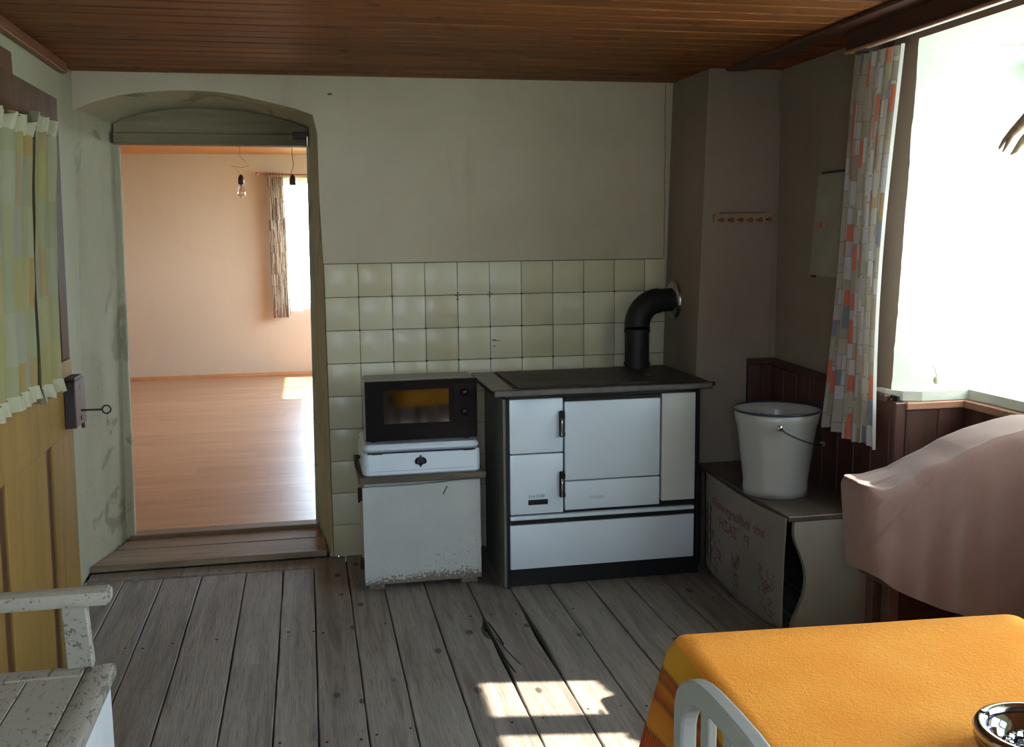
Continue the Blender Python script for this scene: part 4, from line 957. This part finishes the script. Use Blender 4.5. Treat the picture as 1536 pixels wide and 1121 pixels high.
em = MB(); random.seed(3)
for k in range(60):
    u = random.choice((random.uniform(.08,.26), random.uniform(.42,.52), random.uniform(.74,.92))); v = random.uniform(.5,.9)
    pts = []
    for q in range(5):
        p = lf(min(.97, u+0.02*math.sin(q*1.9+k)), v+0.018*q); pts.append((p[0]-0.0022, p[1], p[2]))
    em.tube(pts, 0.0011, 4)
obj('stitched_motif', em, 'redink', ln)['kind'] = 'stuff'
em = MB()
for u in (0.05, 0.10):
    pts = []
    for q in range(14):
        p = lf(u+0.006*math.sin(q*2.1), 0.3+0.045*q); pts.append((p[0]-0.002, p[1], p[2]))
    em.tube(pts, [0.0012+0.0016*abs(math.sin(q*1.3+u*40)) for q in range(14)], 5)
obj('torn_slit', em, 'subfloor', ln)

# ================================================================== BUCKET
bk = thing('enamel_bucket', 'white enamel bucket with dark rim and wire handle on the corner bench', 'bucket', (1.705,-1.0,0.452))
c = (1.705,-1.0,0)
z0 = 0.453
prof = [(0.0,z0+0.012), (0.112,z0+0.012), (0.118,z0), (0.124,z0), (0.125,z0+0.03), (0.123,z0+0.045), (0.130,z0+0.10), (0.1425,z0+0.20), (0.1535,z0+0.275), (0.1575,z0+0.282), (0.160,z0+0.300), (0.1655,z0+0.330)]
inn = [(0.1625,z0+0.331), (0.157,z0+0.300), (0.150,z0+0.275), (0.139,z0+0.20), (0.120,z0+0.05), (0.0,z0+0.045)]
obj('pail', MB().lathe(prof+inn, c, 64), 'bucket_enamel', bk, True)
obj('rim', MB().lathe([(0.1655,z0+0.327), (0.1685,z0+0.329), (0.1695,z0+0.333), (0.1675,z0+0.337), (0.1635,z0+0.336), (0.162,z0+0.331)], c, 64), 'bluerim', bk, True)
# ears point roughly at the viewer and away
ea = math.radians(-112)
for sgn in (1, -1):
    d = Vector((math.cos(ea)*sgn, math.sin(ea)*sgn, 0)); p = Vector(c)+d*0.158+Vector((0,0,z0+0.285))
    obj('ear', MB().tube([p+d*0.001, p+d*0.007], [0.013, 0.010], 14).tube([p+d*0.006, p+d*0.014], 0.005, 10), 'chrome', bk, True)
p0 = Vector(c)+Vector((math.cos(ea), math.sin(ea), 0))*0.174+Vector((0,0,z0+0.285)); p1 = Vector(c)-Vector((math.cos(ea), math.sin(ea), 0))*0.174+Vector((0,0,z0+0.285))
side = Vector((-math.sin(ea), math.cos(ea), 0)); pts = []
if side.x < 0: side = -side
for k in range(25):
    a = PI*k/24; q = (p0+p1)/2+(p0-p1)/2*math.cos(a)+side*0.176*math.sin(a)+Vector((0,0,-0.085))*math.sin(a)**0.8
    pts.append(q)
obj('wire_handle', MB().tube(pts, 0.0028, 8), 'iron', bk, True)
hg = [pts[11], pts[12], pts[13]]
obj('grip', MB().tube(hg, 0.009, 10), 'pegwood', bk, True)

# ================================================================== PINK-COVERED ARMCHAIR
acr = thing('armchair', 'dark wooden armchair hidden under the pink cloth by the window', 'chair', (1.86,-1.83,0))
obj('seat', MB().box(1.60, 2.12, -1.95, -1.80, 0.40, 0.44, 0.004), 'dkbeam', acr)
obj('backrest', MB().hexa([(2.10,-1.95,0.44), (2.13,-1.95,0.44), (2.13,-1.82,0.44), (2.10,-1.82,0.44), (2.11,-1.95,0.85), (2.14,-1.95,0.85), (2.14,-1.82,0.85), (2.11,-1.82,0.85)]), 'dkbeam', acr)
for x in (1.62, 2.09):
    for y in (-1.92, -1.83): obj('leg', MB().box(x, x+0.035, y-0.02, y+0.02, 0.0, 0.40, 0.003), 'dkbeam', acr)
obj('arm', MB().box(1.56, 2.12, -1.94, -1.90, 0.68, 0.70, 0.004).box(1.60, 1.63, -1.94, -1.91, 0.44, 0.68), 'dkbeam', acr)
obj('arm', MB().box(1.56, 2.12, -1.845, -1.815, 0.68, 0.70, 0.004).box(1.60, 1.63, -1.845, -1.82, 0.44, 0.68), 'dkbeam', acr)
def lerp(tab, x):
    if x <= tab[0][0]: return tab[0][1]
    for (a, fa), (b, fb) in zip(tab[:-1], tab[1:]):
        if x <= b: return fa+(fb-fa)*(x-a)/(b-a)
    return tab[-1][1]
zt_ = [(1.44,0.715), (1.52,0.720), (1.60,0.722), (1.68,0.735), (1.74,0.762), (1.80,0.785), (1.86,0.815), (1.95,0.845), (2.05,0.868), (2.12,0.88), (2.2,0.88)]
zh_ = [(1.44,0.47), (1.52,0.452), (1.60,0.41), (1.70,0.36), (1.87,0.285), (2.0,0.25), (2.2,0.21)]
def rrect(x0, x1, y0, y1, r, n_):
    per = []; seg = 8
    P = rbox(x0, x1, y0, y1, 0, 0, r, seg); L = [0.0]
    P = P+[P[0]]
    for a, b in zip(P[:-1], P[1:]): L.append(L[-1]+math.hypot(b[0]-a[0], b[1]-a[1]))
    out = []; tot = L[-1]
    for k in range(n_):
        s_ = tot*k/n_; i_ = 0
        while L[i_+1] < s_: i_ += 1
        t = (s_-L[i_])/(L[i_+1]-L[i_]+1e-9); a, b = P[i_], P[i_+1]
        x, y = a[0]+(b[0]-a[0])*t, a[1]+(b[1]-a[1])*t
        out.append((x, y, s_))
    res = []
    for k in range(n_):
        a, b = out[k-1], out[(k+1) % n_]; dx, dy = b[0]-a[0], b[1]-a[1]; l = math.hypot(dx, dy)
        res.append((out[k][0], out[k][1], dy/l, -dx/l, out[k][2]))
    return res
def drape(x0, x1, y0, y1, r, topz, hem, flare, n_=220, nr=10, ns=16, wave=0.0, lump=0.0, sd=0.0, wn=9):
    O = rrect(x0, x1, y0, y1, r, n_); cx_, cy_ = (x0+x1)/2, (y0+y1)/2; mb = MB(); vs = []; vv = []
    for j in range(nr+1):
        t = j/nr
        for (x, y, a, b, s_) in O:
            X = cx_+(x-cx_)*t; Y = cy_+(y-cy_)*t
            # keep long shapes evenly filled
            vs.append((X, Y, topz(X, Y)+lump*nz(X*7+sd, Y*7, sd)*min(1, (1-t)*6+.15))); vv.append((s_, 0.0))
    for j in range(1, ns+1):
        d = j/ns
        for (x, y, a, b, s_) in O:
            zt = topz(x, y); dep = (zt-hem(x, y)); z = zt-dep*d
            dn = dep*d
            w = wave*d*(math.sin(s_*2*PI*wn/ (O[-1][4]+1e-6)+sd)+0.6*math.sin(s_*2*PI*wn*0.37/(O[-1][4])*2+sd*3))
            off = flare*dn+w+0.012*min(1, dn*40)*(1 if dn > 0.0 else 0)
            zz = z if dn > 0.012 else zt-dn
            vs.append((x+a*off, y+b*off, zz)); vv.append((s_, dn))
    rows = nr+ns+1
    fs = []; uv = []
    for j in range(rows-1):
        for k in range(n_):
            k2 = (k+1) % n_; q = [j*n_+k, (j+1)*n_+k, (j+1)*n_+k2, j*n_+k2]
            fs.append(q); uv.append([vv[i_] for i_ in q])
    mb.add(vs, fs, uv); return mb
pk = obj('pink_cloth', drape(1.525, 2.165, -1.955, -1.80, 0.03, lambda x, y: lerp(zt_, x)-0.012*math.exp(-((x-1.58)/0.05)**2)*(1 if y < -1.9 else 0.3), lambda x, y: lerp(zh_, x)+0.008*nz(x*9, y*9), 0.0, 320, 14, 26, 0.006, 0.010, 1.3, 13), 'pink', None, True, (1.82,-1.83,0.2))
tag(pk, 'faded pink cloth draped over the armchair between window and table', 'cloth')
# creases pulled diagonally across the near face
for v in pk.data.vertices:
    x = v.co.x+1.82; y = v.co.y-1.83; z = v.co.z+0.2
    if x < 1.625: v.co.x += 0.06*(0.745-z)*(1.625-x)/0.1
    if y < -1.93:
        d = (z-0.5)-(x-1.5)*0.95
        v.co.y += 0.010*math.exp(-((d-0.12)/0.018)**2)*-1 + 0.007*math.exp(-((d-0.02)/0.014)**2)*-1 + 0.006*nz(x*5+z*5, (x-z)*14)

# ================================================================== TABLE, CLOTH, ASHTRAY, CHAIR
TX0, TX1, TY0, TY1, TZ = 0.545, 1.205, -3.98, -2.955, 0.75
tb = thing('dining_table', 'wooden table hidden under the orange tablecloth at the right front', 'table', (0.545,-2.955,0)); tb.rotation_euler.z = -0.07
obj('tabletop', MB().box(TX0+0.01, TX1-0.01, TY0+0.01, TY1-0.01, 0.72, 0.744, 0.006), 'tablewood', tb)
obj('apron', MB().box(TX0+0.06, TX1-0.06, TY1-0.08, TY1-0.06, 0.62, 0.72).box(TX0+0.06, TX0+0.08, TY0+0.06, TY1-0.08, 0.62, 0.72).box(TX1-0.08, TX1-0.06, TY0+0.06, TY1-0.08, 0.62, 0.72), 'tablewood', tb)
for x in (TX0+0.05, TX1-0.10):
    for y in (TY0+0.05, TY1-0.10):
        obj('leg', MB().hexa([(x+.008,y+.008,0), (x+.042,y+.008,0), (x+.042,y+.042,0), (x+.008,y+.042,0), (x,y,0.72), (x+.05,y,0.72), (x+.05,y+.05,0.72), (x,y+.05,0.72)], 0.003), 'tablewood', tb)
def fl_(x, y): return TZ+0.0006*nz(x*5, y*5)
tcz = obj('tablecloth', drape(TX0, TX1, TY0, TY1, 0.022, fl_, lambda x, y: 0.37, 0.06, 420, 10, 40, 0.010, 0.0, 0.6, 17), 'tablecloth', None, True, (0.545,-2.955,0.37))
tcz.rotation_euler.z = -0.07
# far-left corner hangs in a fold that spreads outwards
for v in tcz.data.vertices:
    x = v.co.x+0.545; y = v.co.y-2.955; z = v.co.z+0.37; d = TZ-z
    if d > 0.005:
        for cx_, cy_, sx_, sy_ in ((TX0,TY1,-1,1), (TX1,TY1,1,1), (TX0,TY0,-1,-1), (TX1,TY0,1,-1)):
            r2 = math.hypot(x-cx_, y-cy_); w = math.exp(-(r2/0.09)**2)
            v.co.x += sx_*0.20*d*w; v.co.y += sy_*0.10*d*w
tag(tcz, 'bright orange tablecloth with red and ochre border at the right front', 'tablecloth')

at = thing('ashtray', 'round brown glass ashtray with polished rim on the orange tablecloth', 'ashtray', (0.872,-3.478,0.752))
c = (0.872,-3.478,0.0)
obj('bowl', MB().lathe([(0,0.7515), (0.066,0.7515), (0.078,0.760), (0.084,0.778), (0.082,0.788), (0.068,0.788), (0.060,0.776), (0.05,0.764), (0,0.762)], c, 56), 'ashglass', at, True)
obj('rim', MB().lathe([(0.0835,0.784), (0.0855,0.790), (0.082,0.7965), (0.074,0.798), (0.068,0.794), (0.067,0.787)], c, 56), 'ashmetal', at, True)
cr_ = MB()
for k in range(16):
    a = 2*PI*k/16; cr_.lathe([(0,0.7765), (0.006,0.7755), (0.0085,0.770), (0.0095,0.763)], (c[0]+0.040*math.cos(a), c[1]+0.040*math.sin(a), 0), 7)
for k in range(9):
    a = 2*PI*k/9+.2; cr_.lathe([(0,0.7745), (0.006,0.7735), (0.008,0.768), (0.009,0.762)], (c[0]+0.022*math.cos(a), c[1]+0.022*math.sin(a), 0), 7)
obj('cut_facets', cr_, 'ashmetal', at, False, label='glittering cut pattern in the base')
for k in range(3):
    a = 2*PI*k/3+2.2; obj('cigarette_rest', MB().box(c[0]+0.0735*math.cos(a)-.006, c[0]+0.0735*math.cos(a)+.006, c[1]+0.0735*math.sin(a)-.006, c[1]+0.0735*math.sin(a)+.006, 0.789, 0.8, 0.002), 'ashmetal', at)

chx = thing('dining_chair', 'grey-white painted chair with arched slatted back pushed to the orange table', 'chair', (0.62,-3.5,0))
YC = -3.487
def arch(w, zt, zs, n_=18):
    P = [(YC+w, 0.46), (YC+w, zs)]
    for k in range(1, n_): 
        a = PI*k/n_; P.append((YC+w*math.copysign(abs(math.cos(a))**0.62, math.cos(a)), zs+(zt-zs)*math.sin(a)**0.9))
    return P+[(YC-w, zs), (YC-w, 0.46)]
Ao = arch(0.172, 0.877, 0.795); Ai = arch(0.141, 0.846, 0.772); n_ = len(Ao)
ab = MB(); X0, X1 = 0.408, 0.432
for (XA, XB) in ((X0, X1),):
    vs = [(XA, *p) for p in Ao]+[(XA, *p) for p in Ai]+[(XB, *p) for p in Ao]+[(XB, *p) for p in Ai]
    fs = []
    for k in range(n_-1):
        fs += [[k, k+1, n_+k+1, n_+k], [2*n_+k, 3*n_+k, 3*n_+k+1, 2*n_+k+1], [k, 2*n_+k, 2*n_+k+1, k+1], [n_+k, n_+k+1, 3*n_+k+1, 3*n_+k]]
    fs += [[0, n_, 3*n_, 2*n_], [n_-1, 2*n_-1+0, 4*n_-1, 3*n_-1]]
    ab.add(vs, fs)
bo = obj('back_frame', ab, 'chair_paint', chx)
md = bo.modifiers.new('bev', 'BEVEL'); md.width = 0.004; md.segments = 2; md.limit_method = 'ANGLE'
for dy in (0.073, 0.0, -0.073): obj('slat', MB().box(0.414, 0.426, YC+dy-0.014, YC+dy+0.014, 0.46, 0.838 if dy else 0.846, 0.002), 'chair_paint', chx)
obj('seat', MB().box(0.405, 0.80, YC-0.19, YC+0.19, 0.435, 0.46, 0.008), 'chair_paint', chx)
for x in (0.415, 0.75):
    for dy in (0.15, -0.18): obj('leg', MB().hexa([(x-.005,YC+dy-.004,0), (x+.025,YC+dy-.004,0), (x+.025,YC+dy+.026,0), (x-.005,YC+dy+.026,0), (x,YC+dy,0.435), (x+.035,YC+dy,0.435), (x+.035,YC+dy+.035,0.435), (x,YC+dy+.035,0.435)], 0.003), 'chair_paint', chx)

# ================================================================== BY THE WINDOW: antler, pull
an = thing('antler', 'forked brown antler hanging before the bright window at the right edge', 'antler', (1.90,-2.2,2.0))
mainp = [(1.90,-1.968,1.705), (1.90,-1.985,1.722), (1.90,-2.02,1.742), (1.90,-2.07,1.772), (1.895,-2.13,1.82), (1.89,-2.19,1.89), (1.885,-2.22,1.97)]
obj('beam', MB().tube([(1.90,-1.962,1.700)]+mainp, [0.002, 0.0045, 0.007, 0.0125, 0.016, 0.017, 0.018, 0.020], 12), 'antler', an, True)
obj('tine', MB().tube([(1.90,-1.980,1.690), (1.90,-1.992,1.704), (1.90,-2.01,1.728), (1.90,-2.03,1.745)], [0.002, 0.005, 0.007, 0.008], 10), 'antler', an, True)
obj('tine', MB().tube([(1.90,-2.016,1.680), (1.90,-2.035,1.690), (1.895,-2.07,1.714), (1.89,-2.12,1.745), (1.89,-2.18,1.80), (1.885,-2.21,1.87)], [0.003, 0.008, 0.012, 0.013, 0.013, 0.013], 12), 'antler_pale', an, True, label='paler pointed tine')
obj('cord', MB().tube([(1.885,-2.218,1.95), (1.884,-2.218,2.09)], 0.002, 6), 'cable', an)
pu = thing('cord_pull', 'small greenish pull on a cord at the window sill corner', 'pull', (2.12,-1.40,0.93))
obj('pull', MB().lathe([(0,0.920), (0.007,0.924), (0.011,0.934), (0.009,0.944), (0.004,0.950), (0,0.951)], (2.12,-1.40,0), 12), 'antler_pale', pu, True)
obj('cord', MB().tube([(2.12,-1.40,0.95), (2.119,-1.395,0.975), (2.12,-1.37,0.985)], 0.001, 6), 'cable', pu)

# ================================================================== FAR ROOM: rod, curtain, lamps
rd = thing('curtain_rod', 'thin wooden curtain rod on the end wall of the far room', 'curtain rod', (-0.1,6.05,2.1))
obj('rod', MB().tube([(-0.515,6.02,2.115), (0.75,6.02,2.085)], 0.011, 10), 'caprail', rd)
obj('finial', MB().lathe([(0,-0.02), (0.014,-0.016), (0.018,0.0), (0.012,0.012), (0,0.014)], (-0.52,6.02,2.115), 12, 'x'), 'caprail', rd, True)
for x in (-0.45, 0.7): obj('bracket', MB().box(x-0.008, x+0.008, 6.0, 6.098, 2.096, 2.112), 'caprail', rd)
fc = thing('far_curtain', 'narrow brown printed curtain gathered at the left of the far window', 'curtain', (-0.37,6.0,0.66))
def fcf(u, v):
    z = 0.66+(2.085-0.66)*v; wx = 0.175-0.015*v
    return (-0.43+0.01*(1-v)+wx*u+0.0*v, 6.0+0.032*math.sin(u*PI*2*4+1)*(0.8+0.2*math.sin(v*9)), z)
obj('cloth', MB().grid(fcf, 60, 30, lambda u, v: (u*0.6, v*1.42)), 'far_curtain', fc, True)
rgm = MB()
for k in range(6):
    x = -0.425+0.03*k; obj('ring', tubeloop((x,6.02,2.11), 0.022, 0.0035, 'x', 14, 6), 'trimred', fc, True)
fn2 = thing('far_net_curtain', 'thin white net curtain at the left edge of the far window', 'net curtain', (-0.25,6.05,0.75))
obj('cloth', MB().grid(lambda u, v: (-0.27+0.13*u+0.02*(1-v), 6.055+0.01*math.sin(u*30), 0.72+1.36*v), 30, 8), 'net', fn2, True)
def lamp(name, x, y, zc, zk, bulb, label):
    t = thing(name, label, 'lamp', (x,y,2.3), 'bare lamp holders in the far room')
    obj('ceiling_rose', MB().lathe([(0,2.315), (0.04,2.315), (0.036,2.295), (0.008,2.285), (0,2.285)], (x,y,0), 16), 'winwhite', t, True)
    obj('cable', MB().tube(zc, 0.0032 if not bulb else 0.002, 6), 'cable', t, True)
    obj('socket', MB().lathe([(0.005,zk+0.07), (0.014,zk+0.062), (0.021,zk+0.04), (0.022,zk+0.005), (0.019,zk), (0.012,zk)], (x,y,0), 16), 'bakelite', t, True)
    if bulb: obj('bulb', MB().lathe([(0.012,zk+0.002), (0.015,zk-0.012), (0.026,zk-0.045), (0.030,zk-0.062), (0.025,zk-0.082), (0.012,zk-0.092), (0,zk-0.094)], (x,y,0), 20), 'bulb', t, True); obj('bulb_cap', MB().lathe([(0,zk+0.003), (0.012,zk+0.003), (0.012,zk-0.014), (0,zk-0.014)], (x,y,0), 12), 'steel', t, True)
lamp('hanging_lamp_socket', -0.51, 3.0, [(-0.51,3.0,2.29), (-0.51,3.0,2.05), (-0.49,3.0,2.03), (-0.45,3.0,1.985), (-0.50,3.0,1.975), (-0.575,3.0,1.985), (-0.53,3.0,1.955), (-0.51,3.0,1.915)], 1.855, True, 'bare clear light bulb on a kinked cable in the far room')
lamp('hanging_lamp_socket', -0.143, 2.5, [(-0.14,2.5,2.29), (-0.14,2.5,2.02), (-0.133,2.5,1.96), (-0.15,2.5,1.91), (-0.143,2.5,1.89)], 1.825, False, 'dark empty lamp socket hanging before the far window')
